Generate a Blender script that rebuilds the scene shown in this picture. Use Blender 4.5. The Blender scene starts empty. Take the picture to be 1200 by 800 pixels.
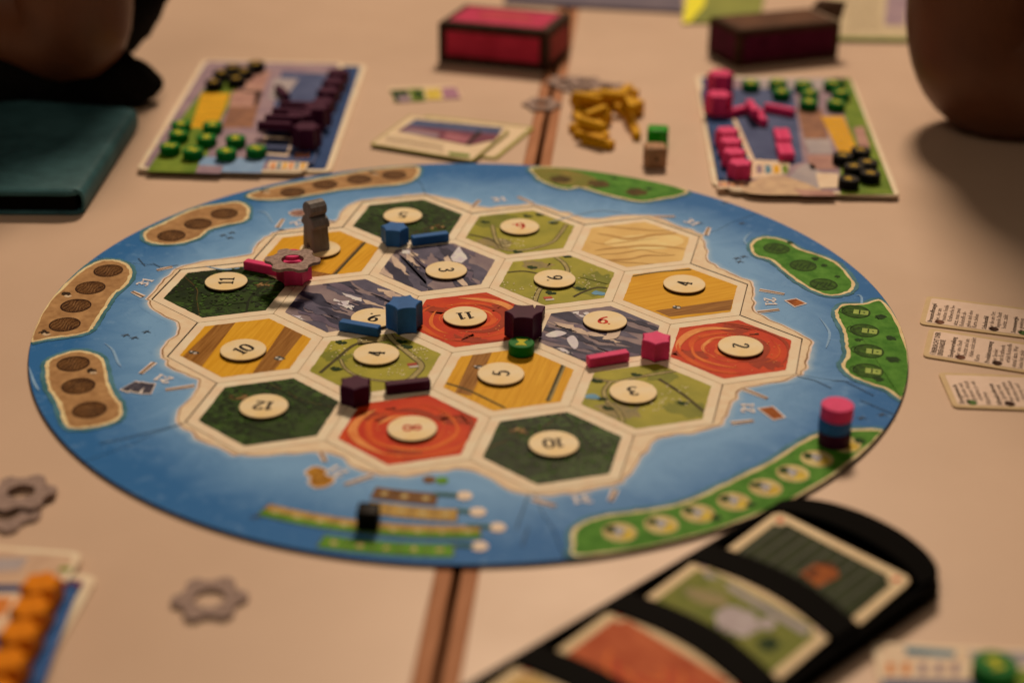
import bpy, math, random
import numpy as np
from mathutils import Vector, Matrix
random.seed(7); rng = np.random.default_rng(7)
sc = bpy.context.scene
col = sc.collection
# ------------------------------------------------------------------ camera (solved from the hex grid; lengths below in mm, scene in m)
S = 0.001
RC = np.array([[0.9746662465, 0.2233182636, 0.0124362793],
               [0.1125365424, -0.4415924659, -0.8901301145],
               [-0.1932905443, 0.8689793135, -0.4555367365]])
CAM = np.array([225.351, -898.046, 460.679]); FPX = 1994.37
cd = bpy.data.cameras.new('camera'); cam = bpy.data.objects.new('camera', cd); col.objects.link(cam)
cd.sensor_width = 36; cd.sensor_fit = 'HORIZONTAL'; cd.lens = FPX / 1200 * 36
cd.clip_start = 0.02; cd.clip_end = 50
cam.matrix_world = Matrix([[RC[0][i], -RC[1][i], -RC[2][i], CAM[i] * S] for i in range(3)] + [[0, 0, 0, 1]])
cd.dof.use_dof = True; cd.dof.focus_distance = 1.045; cd.dof.aperture_fstop = 2.95; cd.dof.aperture_blades = 0
sc.camera = cam
# ------------------------------------------------------------------ world, lamps, exposure
w = bpy.data.worlds.new('World'); sc.world = w; w.use_nodes = True
bg = w.node_tree.nodes['Background']; bg.inputs[0].default_value = (1.0, .70, .46, 1); bg.inputs[1].default_value = .022
def area(name, loc, target, size, power, colr):
    l = bpy.data.lights.new(name, 'AREA'); l.shape = 'DISK'; l.size = size; l.energy = power; l.color = colr
    o = bpy.data.objects.new(name, l); col.objects.link(o); o.location = loc
    o.rotation_euler = (Vector(target) - Vector(loc)).to_track_quat('-Z', 'Y').to_euler(); return o
WARM = (1.0, .73, .50)
area('ceiling_lamp_and_fill', (-.30, 3.1, 3.4), (0, -.1, 0), .85, 171, WARM)
area('ceiling_lamp_and_fill', (-.35, -.75, 1.55), (.0, .1, 0), .9, 3.5, WARM)  # added fill, no second fitting: imitates ceiling bounce to brighten front faces
sc.view_settings.view_transform = 'Standard'; sc.view_settings.look = 'None'
sc.view_settings.exposure = .13; sc.view_settings.gamma = 1

def P(x, y, z=0.0):
    """photo pixel (1200x800) -> point on the horizontal plane z mm above the table"""
    d = RC.T @ np.array([(x - 600) / FPX, (y - 400) / FPX, 1.0]); t = (z - CAM[2]) / d[2]; return (CAM + t * d)
def PY(x, y, Y):
    d = RC.T @ np.array([(x - 600) / FPX, (y - 400) / FPX, 1.0]); t = (Y - CAM[1]) / d[1]; return CAM + t * d
def pp(pts, z=2.0): return [tuple(P(x, y, z)[:2]) for x, y in pts]

# ------------------------------------------------------------------ materials
def lin(c): return tuple(((v / 255) / 12.92 if v < 10 else (((v / 255) + .055) / 1.055) ** 2.4) for v in c)
ILL = (.70, .505, .352)
def alb(c):
    """base colour whose look under this lamp light is the photo's colour"""
    return tuple(min(.86, max(.004, (v - .006) / i)) for v, i in zip(lin(c), ILL))
MATS = {}
def nodes(name):
    m = bpy.data.materials.new(name); m.use_nodes = True; nt = m.node_tree
    return m, nt, nt.nodes['Principled BSDF']
def mixrgb(nt, a, b, fac, kind='MIX'):
    n = nt.nodes.new('ShaderNodeMix'); n.data_type = 'RGBA'; n.blend_type = kind
    for s, v in ((n.inputs[6], a), (n.inputs[7], b)):
        if hasattr(v, 'links'): nt.links.new(v, s)
        else: s.default_value = (*v, 1)
    if hasattr(fac, 'links'): nt.links.new(fac, n.inputs[0])
    else: n.inputs[0].default_value = fac
    return n.outputs[2]
def noise(nt, scale, detail=4, rough=.6, coord='Object', dist=0, stretch=None, rot=0):
    tc = nt.nodes.new('ShaderNodeTexCoord'); n = nt.nodes.new('ShaderNodeTexNoise')
    n.inputs['Scale'].default_value = scale; n.inputs['Detail'].default_value = detail; n.inputs['Roughness'].default_value = rough
    n.inputs['Distortion'].default_value = dist
    src = tc.outputs[coord]
    if stretch or rot:
        mp = nt.nodes.new('ShaderNodeMapping'); nt.links.new(src, mp.inputs[0]); mp.inputs['Rotation'].default_value = (0, 0, rot)
        mp.inputs['Scale'].default_value = stretch or (1, 1, 1)
        # rotate first, then stretch
        if rot and stretch:
            mp.inputs['Scale'].default_value = (1, 1, 1); m2 = nt.nodes.new('ShaderNodeMapping'); nt.links.new(mp.outputs[0], m2.inputs[0]); m2.inputs['Scale'].default_value = stretch; mp = m2
        src = mp.outputs[0]
    nt.links.new(src, n.inputs['Vector']); return n.outputs['Fac']
def ramp(nt, fac, lo, hi):
    r = nt.nodes.new('ShaderNodeMapRange'); nt.links.new(fac, r.inputs[0]); r.inputs[1].default_value = lo; r.inputs[2].default_value = hi; return r.outputs[0]
def bump(nt, bs, h, strength, dist):
    b = nt.nodes.new('ShaderNodeBump'); b.inputs['Strength'].default_value = strength; b.inputs['Distance'].default_value = dist
    nt.links.new(h, b.inputs['Height']); nt.links.new(b.outputs[0], bs.inputs['Normal'])
def mat(name, c, c2=None, rough=.55, scale=120, detail=5, lo=.35, hi=.68, spec=.35, bumpd=0, bscale=900, stretch=None, rot=0, dist=0, raw=False):
    if name in MATS: return MATS[name]
    m, nt, bs = nodes(name)
    a = c if raw else alb(c)
    b = (tuple(v * .80 for v in a) if c2 is None else (c2 if raw else alb(c2)))
    f = ramp(nt, noise(nt, scale, detail, stretch=stretch, rot=rot, dist=dist), lo, hi)
    nt.links.new(mixrgb(nt, b, a, f), bs.inputs['Base Color'])
    bs.inputs['Roughness'].default_value = rough; bs.inputs['Specular IOR Level'].default_value = spec
    bs.inputs['Specular IOR Level'].default_value = spec * .2; bs.inputs['Roughness'].default_value = min(.9, rough + .06)
    if bumpd: bump(nt, bs, noise(nt, bscale, 3), .5, bumpd)
    MATS[name] = m; return m
M_table = None
def make_table_mat():
    m, nt, bs = nodes('table_laminate')
    f = ramp(nt, noise(nt, 3.2, 6), .3, .7); g = ramp(nt, noise(nt, 420, 2), .35, .65)
    base = mixrgb(nt, alb((173, 132, 100)), alb((185, 142, 108)), f)
    base = mixrgb(nt, base, alb((168, 127, 94)), ramp(nt, noise(nt, 900, 2), .62, .8))
    nt.links.new(base, bs.inputs['Base Color'])
    r = ramp(nt, noise(nt, 9, 5), .2, .8); rr = nt.nodes.new('ShaderNodeMapRange'); nt.links.new(r, rr.inputs[0]); rr.inputs[3].default_value = .30; rr.inputs[4].default_value = .46
    nt.links.new(rr.outputs[0], bs.inputs['Roughness']); bs.inputs['Specular IOR Level'].default_value = .22
    bump(nt, bs, noise(nt, 1300, 2), .25, .00003); return m
M_table = make_table_mat()
M_band = mat('edge_band_brown', (162, 100, 64), (138, 82, 50), rough=.5, scale=30, stretch=(8, .5, 1))
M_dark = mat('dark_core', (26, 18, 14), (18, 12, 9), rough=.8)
M_cream = mat('card_cream', (212, 174, 135), (203, 163, 123), rough=.5, scale=70, bumpd=.00002)
M_board = mat('board_edge_grey', (70, 55, 45), (52, 40, 33), rough=.8, scale=300)
M_white = mat('print_white', (206, 186, 170), (190, 165, 148), rough=.55)
M_ink = mat('ink_black', (30, 22, 18), (22, 16, 13), rough=.5)
M_inkred = mat('ink_red', (178, 46, 30), (164, 38, 26), rough=.5)
M_line = mat('ink_brown_line', (96, 72, 52), (60, 44, 32), rough=.6, scale=200)

# ------------------------------------------------------------------ mesh helpers (mm in, metres out)
class MB:
    def __init__(s): s.v = []; s.f = []; s.att = []
    def poly(s, pts, z, a=0.0):
        b = len(s.v); 
        for p in pts: s.v.append((p[0], p[1], z)); s.att.append(a)
        s.f.append(tuple(range(b, b + len(pts)))); return s
    def mesh(s, V, F, a=0.0):
        b = len(s.v); s.v += [tuple(v) for v in V]; s.att += [a] * len(V); s.f += [tuple(i + b for i in f) for f in F]; return s
    def prism(s, pts, z0, z1, c=0.0):
        pts = ccw(pts); n = len(pts); rings = [[(x, y, z0) for x, y in pts]]
        if c:
            rings[0] = [(x, y, z0) for x, y in offset(pts, -c * .7)]
            rings.append([(x, y, z0 + c * .7) for x, y in pts])
            rings.append([(x, y, z1 - c) for x, y in pts]); rings.append([(x, y, z1) for x, y in offset(pts, -c)])
        else: rings.append([(x, y, z1) for x, y in pts])
        return s.loft(rings)
    def loft(s, rings, cap0=True, cap1=True):
        n = len(rings[0]); b = len(s.v)
        for r in rings:
            for p in r: s.v.append(tuple(p)); s.att.append(0)
        for k in range(len(rings) - 1):
            for i in range(n):
                j = (i + 1) % n; s.f.append((b + k * n + i, b + k * n + j, b + (k + 1) * n + j, b + (k + 1) * n + i))
        if cap0: s.f.append(tuple(b + i for i in range(n))[::-1])
        if cap1: s.f.append(tuple(b + (len(rings) - 1) * n + i for i in range(n)))
        return s
    def data(s, name, m, origin=(0, 0, 0), smooth=None):
        me = bpy.data.meshes.new(name); o = np.array(origin, float)
        V = (np.array(s.v, float) - o) * S
        me.from_pydata(V.tolist(), [], s.f); me.materials.append(m)
        if any(s.att):
            at = me.attributes.new('foam', 'FLOAT', 'POINT'); at.data.foreach_set('value', np.array(s.att, np.float32))
        if smooth:
            for p in me.polygons: p.use_smooth = True
            me.set_sharp_from_angle(angle=math.radians(smooth))
        me.update(); return me
    def build(s, name, m, parent=None, origin=(0, 0, 0), smooth=None):
        me = s.data(name, m, origin, smooth); o = bpy.data.objects.new(name, me); col.objects.link(o)
        if parent: o.parent = parent
        else: o.location = np.array(origin) * S
        return o
def area2(p): return sum(p[i][0] * p[(i + 1) % len(p)][1] - p[(i + 1) % len(p)][0] * p[i][1] for i in range(len(p)))
def ccw(p): p = [tuple(q[:2]) for q in p]; return p if area2(p) > 0 else p[::-1]
def offset(p, d):
    p = ccw(p); n = len(p); out = []
    for i in range(n):
        a, b, c = np.array(p[i - 1]), np.array(p[i]), np.array(p[(i + 1) % n])
        e1, e2 = b - a, c - b; n1 = np.array([e1[1], -e1[0]]) / (np.linalg.norm(e1) + 1e-9); n2 = np.array([e2[1], -e2[0]]) / (np.linalg.norm(e2) + 1e-9)
        m = n1 + n2; l = np.linalg.norm(m); m = m / l if l > 1e-6 else n1
        k = max(.5, float(m @ n1)); out.append(tuple(b + m * d / k))
    return out
def clip(poly, hexp):
    out = [tuple(q[:2]) for q in poly]; H = ccw(hexp)
    for i in range(len(H)):
        a, b = H[i], H[(i + 1) % len(H)]; inp = out; out = []
        if not inp: return []
        side = lambda q: (b[0] - a[0]) * (q[1] - a[1]) - (b[1] - a[1]) * (q[0] - a[0])
        for j in range(len(inp)):
            c, d = inp[j - 1], inp[j]; sc_, sd = side(c), side(d)
            if sd >= 0:
                if sc_ < 0: t = sc_ / (sc_ - sd); out.append((c[0] + t * (d[0] - c[0]), c[1] + t * (d[1] - c[1])))
                out.append(d)
            elif sc_ >= 0: t = sc_ / (sc_ - sd); out.append((c[0] + t * (d[0] - c[0]), c[1] + t * (d[1] - c[1])))
    return out
def smooth(pts, closed=False, k=6):
    p = [np.array(q[:2], float) for q in pts]; n = len(p); out = []
    for i in range(n if closed else n - 1):
        g = (lambda j: p[j % n]) if closed else (lambda j: p[min(max(j, 0), n - 1)])
        a, b, c, d = g(i - 1), g(i), g(i + 1), g(i + 2)
        for t in np.arange(k) / k:
            out.append(tuple(.5 * ((2 * b) + (-a + c) * t + (2 * a - 5 * b + 4 * c - d) * t * t + (-a + 3 * b - 3 * c + d) * t ** 3)))
    if not closed: out.append(tuple(p[-1]))
    return out
def jitter(pts, amp, sub=4):
    out = []; n = len(pts)
    for i in range(n):
        a, b = np.array(pts[i]), np.array(pts[(i + 1) % n])
        for t in range(sub):
            q = a + (b - a) * t / sub; out.append(tuple(q + rng.normal(0, amp, 2)))
    return out
def ribbon(pts, wd):
    """quads of a stroke with width(s) wd"""
    p = [np.array(q[:2], float) for q in pts]; n = len(p); L = []; R = []
    for i in range(n):
        t = p[min(i + 1, n - 1)] - p[max(i - 1, 0)]; t = t / (np.linalg.norm(t) + 1e-9); nn = np.array([-t[1], t[0]])
        h = (wd if np.isscalar(wd) else wd[i]) / 2
        L.append(tuple(p[i] + nn * h)); R.append(tuple(p[i] - nn * h))
    return [[R[i], R[i + 1], L[i + 1], L[i]] for i in range(n - 1)]
def circ(x, y, r, n=32, e=1.0, rot=0): return [(x + r * math.cos(rot + 2 * math.pi * i / n), y + r * e * math.sin(rot + 2 * math.pi * i / n)) for i in range(n)]
def rrect(x0, y0, x1, y1, r, k=5):
    out = []
    for cx, cy, a0 in ((x1 - r, y0 + r, -90), (x1 - r, y1 - r, 0), (x0 + r, y1 - r, 90), (x0 + r, y0 + r, 180)):
        for i in range(k + 1): a = math.radians(a0 + 90 * i / k); out.append((cx + r * math.cos(a), cy + r * math.sin(a)))
    return out
def rounded(q, r, k=5):
    q = ccw(q); n = len(q); out = []
    for i in range(n):
        a, b, c = np.array(q[i - 1]), np.array(q[i]), np.array(q[(i + 1) % n])
        u = (a - b) / np.linalg.norm(a - b); v = (c - b) / np.linalg.norm(c - b)
        for t in np.linspace(0, 1, k + 1):
            out.append(tuple((1 - t) ** 2 * (b + u * r) + 2 * t * (1 - t) * b + t * t * (b + v * r)))
    return out
def tag(o, label=None, cat=None, group=None, kind=None):
    if label: o['label'] = label
    if cat: o['category'] = cat
    if group: o['group'] = group
    if kind: o['kind'] = kind
    return o
def empty(name, loc=(0, 0, 0), rz=0):
    o = bpy.data.objects.new(name, None); col.objects.link(o); o.location = tuple(v * S for v in loc); o.rotation_euler = (0, 0, rz); o.empty_display_size = .01; return o
def child(name, me, parent):
    o = bpy.data.objects.new(name, me); col.objects.link(o); o.parent = parent; return o

# ------------------------------------------------------------------ lettering
GL = {'1': ([[(.08, .78), (.3, 1), (.3, 0)], [(.08, .015), (.52, .015)]], .58, 0),
      '0': ([[(.3, 1), (.1, .85), (.04, .5), (.1, .15), (.3, 0), (.5, .15), (.56, .5), (.5, .85), (.3, 1)]], .62, 1),
      '2': ([[(.06, .74), (.12, .93), (.3, 1), (.48, .9), (.5, .7), (.34, .4), (.06, .03)], [(.06, .03), (.4, .03), (.57, .1)]], .62, 1),
      '3': ([[(.06, .86), (.25, 1), (.46, .88), (.44, .66), (.2, .54)], [(.2, .54), (.48, .44), (.53, .2), (.3, 0), (.03, .1)]], .6, 1),
      '4': ([[(.42, 0), (.42, 1)], [(.42, 1), (.03, .3)], [(.03, .3), (.6, .3)], [(.25, .01), (.57, .01)]], .64, 0),
      '5': ([[(.52, .98), (.14, .98)], [(.14, .98), (.09, .55), (.3, .62), (.52, .46), (.5, .15), (.27, 0), (.03, .1)]], .6, 1),
      '6': ([[(.5, 1), (.2, .75), (.06, .4), (.1, .12), (.3, 0), (.5, .1), (.54, .32), (.4, .52), (.2, .5), (.08, .33)]], .62, 1),
      '8': ([[(.3, .54), (.1, .7), (.13, .92), (.3, 1), (.47, .92), (.5, .7), (.3, .54), (.08, .36), (.06, .12), (.3, 0), (.54, .12), (.52, .36), (.3, .54)]], .62, 1),
      ':': ([], .28, 0), '.': ([], .2, 0)}
GL['9'] = ([[(.6 - x, 1 - y) for x, y in GL['6'][0][0]]], .62, 1)
def glyphs(text, cx, cy, dirv, h, boldf=1.0):
    d = np.array(dirv[:2], float); d /= np.linalg.norm(d); u = np.array([-d[1], d[0]])
    W = sum(GL[c][1] for c in text); x = -W / 2; out = []
    T = lambda q: tuple(np.array([cx, cy]) + (q[0] * d + (q[1] - .5) * u) * h)
    for c in text:
        st, wd, sm = GL[c]
        if c in ':.':
            for yy in ((.22, .74) if c == ':' else (.02,)): out.append([T(q) for q in circ(x + .12, yy, .12 if c == ':' else .085, 10)])
        for s_ in st:
            p = smooth(s_, False, 6) if sm and len(s_) > 2 else s_
            p = [np.array(q) for q in p]; ws = []
            for i in range(len(p)):
                t = p[min(i + 1, len(p) - 1)] - p[max(i - 1, 0)]; t /= (np.linalg.norm(t) + 1e-9); ws.append((.07 + .09 * abs(t[1])) * boldf)
            for q in ribbon([(a[0] + x, a[1]) for a in p], ws): out.append([T(a) for a in q])
        x += wd
    return out
def text_polys(body, size, bold=1.0):
    cu = bpy.data.curves.new('t', 'FONT'); cu.body = body; cu.size = size; cu.resolution_u = 1; cu.offset = .035 * size / 3.3 * bold
    o = bpy.data.objects.new('t', cu); col.objects.link(o)
    dg = bpy.context.evaluated_depsgraph_get(); me = o.evaluated_get(dg).to_mesh()
    V = [v.co[:] for v in me.vertices]; F = [tuple(p.vertices) for p in me.polygons]
    o.evaluated_get(dg).to_mesh_clear(); bpy.data.objects.remove(o); bpy.data.curves.remove(cu); return V, F
def dirpx(x, y, dx, dy, z=4): a = P(x, y, z); b = P(x + dx * 8, y + dy * 8, z); return (b - a)[:2]

# ------------------------------------------------------------------ the table: two tops pushed together, brown edge bands at the joint
a0, a1 = np.array([69.5, -339.]), np.array([-56., 545.]); jd = (a1 - a0) / np.linalg.norm(a1 - a0); jn = np.array([jd[1], -jd[0]])
lo_, hi_ = a0 - jd * 500, a1 + jd * 700
def strip(d0, d1): return [tuple(lo_ + jn * d0), tuple(lo_ + jn * d1), tuple(hi_ + jn * d1), tuple(hi_ + jn * d0)]
for side in (-1, 1):
    t = MB().prism(strip(side * 10.3, side * 1300), -26, 0, .3).build('table_top', M_table); tag(t, kind='structure')
    MB().prism(strip(side * 1.9, side * 10.2), -26, -.25, .8).build('edge_band', M_band, t)
tag(MB().prism(strip(-60, 60), -60, -30).build('table_support_rail', M_dark), kind='structure')

# ------------------------------------------------------------------ the round board
HW = 79.0; HR = HW / math.sqrt(3); ZT = 2.0; BR = 260.5
TILES = [(-1, 2, 'forest'), (0, 2, 'pasture'), (1, 2, 'desert'),
         (-1.5, 1, 'grain'), (-.5, 1, 'ore'), (.5, 1, 'pasture'), (1.5, 1, 'grain'),
         (-2, 0, 'forest'), (-1, 0, 'ore'), (0, 0, 'hills'), (1, 0, 'ore'), (2, 0, 'hills'),
         (-1.5, -1, 'grain'), (-.5, -1, 'pasture'), (.5, -1, 'grain'), (1.5, -1, 'pasture'),
         (-1, -2, 'forest'), (0, -2, 'hills'), (1, -2, 'forest')]
def hexc(x, j): return (x * HW, j * HW * math.sqrt(3) / 2)
def hexp(cx, cy, r): return [(cx + r * math.cos(math.radians(30 + 60 * i)), cy + r * math.sin(math.radians(30 + 60 * i))) for i in range(6)]
HEX = [hexp(*hexc(x, j), HR + .35) for x, j, k in TILES]
NT = 1440
def ray_out(th):
    d = (math.cos(th), math.sin(th)); best = 0
    for H in HEX:
        for i in range(6):
            a, b = H[i], H[(i + 1) % 6]; ex, ey = b[0] - a[0], b[1] - a[1]; den = d[0] * ey - d[1] * ex
            if abs(den) < 1e-9: continue
            t = (a[0] * ey - a[1] * ex) / den; s_ = (a[0] * d[1] - a[1] * d[0]) / den
            if t > 0 and -1e-9 <= s_ <= 1 + 1e-9: best = max(best, t)
    return best
# exact outline vertices as well, so that tile corners stay sharp
outer = set()
cnt = {}
for H in HEX:
    for q in H: cnt.setdefault((round(q[0] / 3), round(q[1] / 3)), []).append(q)
corner_th = sorted(math.atan2(q[0][1], q[0][0]) for q in cnt.values() if len(q) <= 2)
TH0 = math.radians(-6.587)
ths = sorted([TH0 + 2 * math.pi * i / NT for i in range(NT)] + [TH0 + ((t - TH0) % (2 * math.pi)) for t in corner_th])
ths = np.array([t for i, t in enumerate(ths) if i == 0 or t - ths[i - 1] > 1e-5])
rz = np.array([ray_out(t) for t in ths]) + .25
def per_noise(seed, octs):
    r_ = np.random.default_rng(seed); y = np.zeros(len(ths))
    for f, a in octs: y += a * np.sin(f * ths + r_.uniform(0, 6.28)) 
    return y
# coast: grown, softened outline of the tiles with an uneven edge
fine = np.linspace(0, 2 * math.pi, 1440, endpoint=False); rf = np.interp((fine - TH0) % (2 * math.pi), ths - TH0, rz, period=2 * math.pi)
k = 14; gm = np.max([np.roll(rf, i) for i in range(-k, k + 1)], axis=0); ker = np.exp(-.5 * (np.arange(-40, 41) / 9) ** 2); ker /= ker.sum()
gs = np.convolve(np.r_[gm[-40:], gm, gm[:40]], ker, 'valid')
gs = np.maximum(gs * .55 + .45 * np.convolve(np.r_[rf[-40:], rf, rf[:40]], ker, 'valid') , rf - 2)
coast = np.interp(ths % (2 * math.pi), fine, gs, period=2 * math.pi) + 3.8 + per_noise(3, [(11, .9), (17, .8), (29, .8), (43, .6), (71, .5), (113, .3)])
coast = np.maximum(coast, rz + 3.0)
def make_sea():
    m, nt, bs = nodes('printed_sea')
    tc = nt.nodes.new('ShaderNodeTexCoord'); ln = nt.nodes.new('ShaderNodeVectorMath'); ln.operation = 'LENGTH'; nt.links.new(tc.outputs['Object'], ln.inputs[0])
    n1 = noise(nt, 22, 6, .65, dist=1.2); n2 = noise(nt, 130, 5, .7)
    ad = nt.nodes.new('ShaderNodeMath'); ad.operation = 'MULTIPLY_ADD'; nt.links.new(n1, ad.inputs[0]); ad.inputs[1].default_value = .06; nt.links.new(ln.outputs['Value'], ad.inputs[2])
    f = ramp(nt, ad.outputs[0], .222, .272)
    c = mixrgb(nt, alb((104, 129, 146)), alb((44, 84, 116)), f)
    c = mixrgb(nt, c, alb((114, 134, 148)), ramp(nt, n2, .56, 1.0))
    c = mixrgb(nt, c, alb((40, 78, 108)), ramp(nt, noise(nt, 300, 3), .62, 1.1))
    at = nt.nodes.new('ShaderNodeAttribute'); at.attribute_name = 'foam'
    fm = nt.nodes.new('ShaderNodeMath'); fm.operation = 'MULTIPLY'; nt.links.new(at.outputs['Fac'], fm.inputs[0]); nt.links.new(ramp(nt, noise(nt, 90, 4), .1, .75), fm.inputs[1])
    c = mixrgb(nt, c, alb((172, 168, 164)), fm.outputs[0])
    nt.links.new(c, bs.inputs['Base Color']); bs.inputs['Roughness'].default_value = .5; bs.inputs['Specular IOR Level'].default_value = .06
    bump(nt, bs, noise(nt, 1500, 2), .2, .00002); return m
M_sea = make_sea()
M_sandy = mat('print_sand_coast', (209, 170, 129), (199, 158, 117), scale=160)
PIECE_LABELS = ['sea frame piece with the green meadow strip of three brown spots', 'sea frame piece with the brown shore strip of four dark spots behind the grey pawn',
                'sea frame piece with two brown three-spot islands and a brown shore', 'sea frame piece printed with the coloured progress tracks and black cube',
                'sea frame piece printed with the long green shore of yellow spots', 'sea frame piece with green lantern shore and green three-spot island']
FR = []
def arc_pts(t0, t1, r, n=60): return [(r * math.cos(t0 + (t1 - t0) * i / n), r * math.sin(t0 + (t1 - t0) * i / n)) for i in range(n + 1)]
for kpc in range(6):
    t0 = TH0 + kpc * math.pi / 3; t1 = t0 + math.pi / 3
    idx = np.where((ths >= t0 - 1e-6) & (ths <= t1 + 1e-6))[0]; 
    T = list(ths[idx]); RZ = list(rz[idx]); CO = list(coast[idx])
    if kpc == 5: T.append(t1); RZ.append(rz[0]); CO.append(coast[0])
    g = .0009
    root = empty('board_frame_piece', (0, 0, 0)); tag(root, 'x', 'board piece', 'sea frame pieces of the round board'); FR.append(root)
    # thick card body, ring-sector loft: bottom / top with seam gap
    n = len(T); b = MB(); TT = [min(max(t, t0 + g), t1 - g) for t in T]
    def jog(t, r):   # the seams have a small jigsaw step
        s_ = 0.010 * (1 / (1 + math.exp(-(r - 226) / 2.0))); return t + s_
    RS = 7
    def grid(z, rin, rout, att=None, mb=None, rs=RS):
        base = len(mb.v)
        for i in range(n):
            for q in range(rs):
                r = rin[i] + (rout[i] - rin[i]) * q / (rs - 1); t = jog(TT[i], r); mb.v.append((r * math.cos(t), r * math.sin(t), z)); mb.att.append(0 if att is None else att(i, q / (rs - 1)))
        for i in range(n - 1):
            for q in range(rs - 1): mb.f.append((base + i * rs + q, base + i * rs + q + 1, base + (i + 1) * rs + q + 1, base + (i + 1) * rs + q))
        return base
    bt = grid(1.85, RZ, [BR - .25] * n, None, b, 14); rs = 14
    # side walls
    loop = [i * rs for i in range(n)] + [(n - 1) * rs + q for q in range(1, rs)] + [i * rs + rs - 1 for i in range(n - 2, -1, -1)] + [q for q in range(rs - 2, 0, -1)]
    bb = len(b.v)
    for i in loop: v = b.v[bt + i]; b.v.append((v[0], v[1], .05)); b.att.append(0)
    for i in range(len(loop)): j = (i + 1) % len(loop); b.f.append((bt + loop[i], bb + i, bb + j, bt + loop[j]))
    b.build('card_body', M_board, root)
    s_ = MB(); grid(ZT, RZ, [BR - .5] * n, None, s_, 14); s_.build('printed_sea', M_sea, root)
    fo = MB(); grid(ZT + .06, [c - .5 for c in CO], [c + 6.5 for c in CO], lambda i, q: max(0, 1 - q * 1.15) ** 1.4 * .9, fo, 6); fo.build('printed_surf', M_sea, root)
    br_ = MB(); grid(ZT + .12, [c - 1 for c in CO], [c + .9 for c in CO], None, br_, 2); br_.build('printed_shoreline', mat('print_shore_pink', (204, 172, 150), (190, 154, 130)), root)
    co = MB(); grid(ZT + .18, RZ, CO, None, co, 4); co.build('printed_beach', M_sandy, root)
    ln_ = MB(); grid(ZT + .24, [c - 1.25 for c in CO], [c - .35 - .25 * math.sin(i * .21) for i, c in enumerate(CO)], None, ln_, 2); ln_.build('printed_shore_line', mat('print_shore_brown', (122, 82, 52), (160, 118, 82), scale=90), root)
for r_, l_ in zip(FR, PIECE_LABELS): r_['label'] = l_
def piece_at(x, y): return FR[int(((math.atan2(y, x) - TH0) % (2 * math.pi)) / (math.pi / 3)) % 6]
DC = [0]
def decal(polys, z, name, m, parent=None, hexclip=None, att=0):
    mb = MB(); DC[0] += 1; z += (DC[0] % 9) * .0045
    for pi_, p in enumerate(polys):
        q = clip(p, hexclip) if hexclip else p
        if len(q) >= 3: mb.poly(ccw(q), z + (pi_ % 7) * .0006)
    if not mb.f: return None
    if parent is None: c = np.mean(np.array(mb.v), axis=0); parent = piece_at(c[0], c[1])
    org = np.array(parent.location) / S
    return mb.build(name, m, parent, org)
Z1 = ZT + .30
M_rim = mat('print_island_rim', (50, 82, 78), (74, 104, 104), scale=80)
M_sand = mat('print_island_sand', (166, 116, 70), (130, 86, 50), scale=150, lo=.3, hi=.75)
M_grass = mat('print_island_grass', (84, 118, 40), (44, 84, 22), scale=130, lo=.28, hi=.78)
M_spot = None
def make_spot():
    m, nt, bs = nodes('print_dark_spot')
    wv = nt.nodes.new('ShaderNodeTexWave'); tc = nt.nodes.new('ShaderNodeTexCoord'); nt.links.new(tc.outputs['Object'], wv.inputs[0]); wv.inputs['Scale'].default_value = 260; wv.inputs['Distortion'].default_value = 6; wv.inputs['Detail'].default_value = 2
    c = mixrgb(nt, alb((66, 38, 20)), alb((104, 64, 34)), ramp(nt, wv.outputs['Fac'], .4, .9)); c = mixrgb(nt, c, alb((50, 29, 16)), ramp(nt, noise(nt, 200, 3), .45, .7))
    nt.links.new(c, bs.inputs['Base Color']); bs.inputs['Roughness'].default_value = .5; bs.inputs['Specular IOR Level'].default_value = .06; return m
M_spot = make_spot()
M_spotg = mat('print_spot_green_shade', (58, 84, 24), (34, 52, 16), scale=300)
def lim(p, R=BR - .55):
    out = []
    for x, y in p:
        r = math.hypot(x, y); out.append((x, y) if r < R else (x * R / r, y * R / r))
    return out
def island(px, fill, spots=(), spot_m=None, spot_r=9.0, beach=2.0):
    base = smooth(pp(px), True, 5); ctr = np.mean(np.array(base), axis=0); par = piece_at(*ctr)
    base = ccw(base)
    decal([lim(jitter(offset(base, 2.6), .35, 1))], Z1, 'printed_shallows', M_rim, par)
    decal([lim(jitter(base, .25, 1))], Z1 + .06, 'printed_island_beach', mat('print_island_beach', (212, 172, 118), (190, 148, 98), scale=120), par)
    decal([lim(jitter(offset(base, -beach), .28, 1))], Z1 + .12, 'printed_island_ground', fill, par)
    for x, y in spots:
        q = P(x, y, ZT); spo = decal([lim(circ(q[0], q[1], spot_r, 30))], Z1 + .18, 'printed_spot', spot_m or M_spot, par)
        if spot_m is None:
            st = []
            for k_ in range(7): xx = -7 + 2.3 * k_; hh = math.sqrt(max(0, (spot_r - 1.2) ** 2 - xx * xx)); st += ribbon([(q[0] + xx + .8 * math.sin(t * 3 + k_), q[1] + hh * t) for t in np.linspace(-1, .9, 7)], [.2, .5, .7, .6, .7, .5, .2])
            decal([lim(p_) for p_ in st], Z1 + .24, 'printed_hatching', mat('print_spot_hatch', (124, 82, 48), (96, 62, 36), scale=300), spo)
            decal([lim(p_) for p_ in ribbon(circ(q[0], q[1], spot_r, 30) + circ(q[0], q[1], spot_r, 30)[:1], .7)], Z1 + .3, 'printed_outline', mat('print_spot_rim', (48, 28, 16), (40, 24, 14)), spo)
    return par
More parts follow.
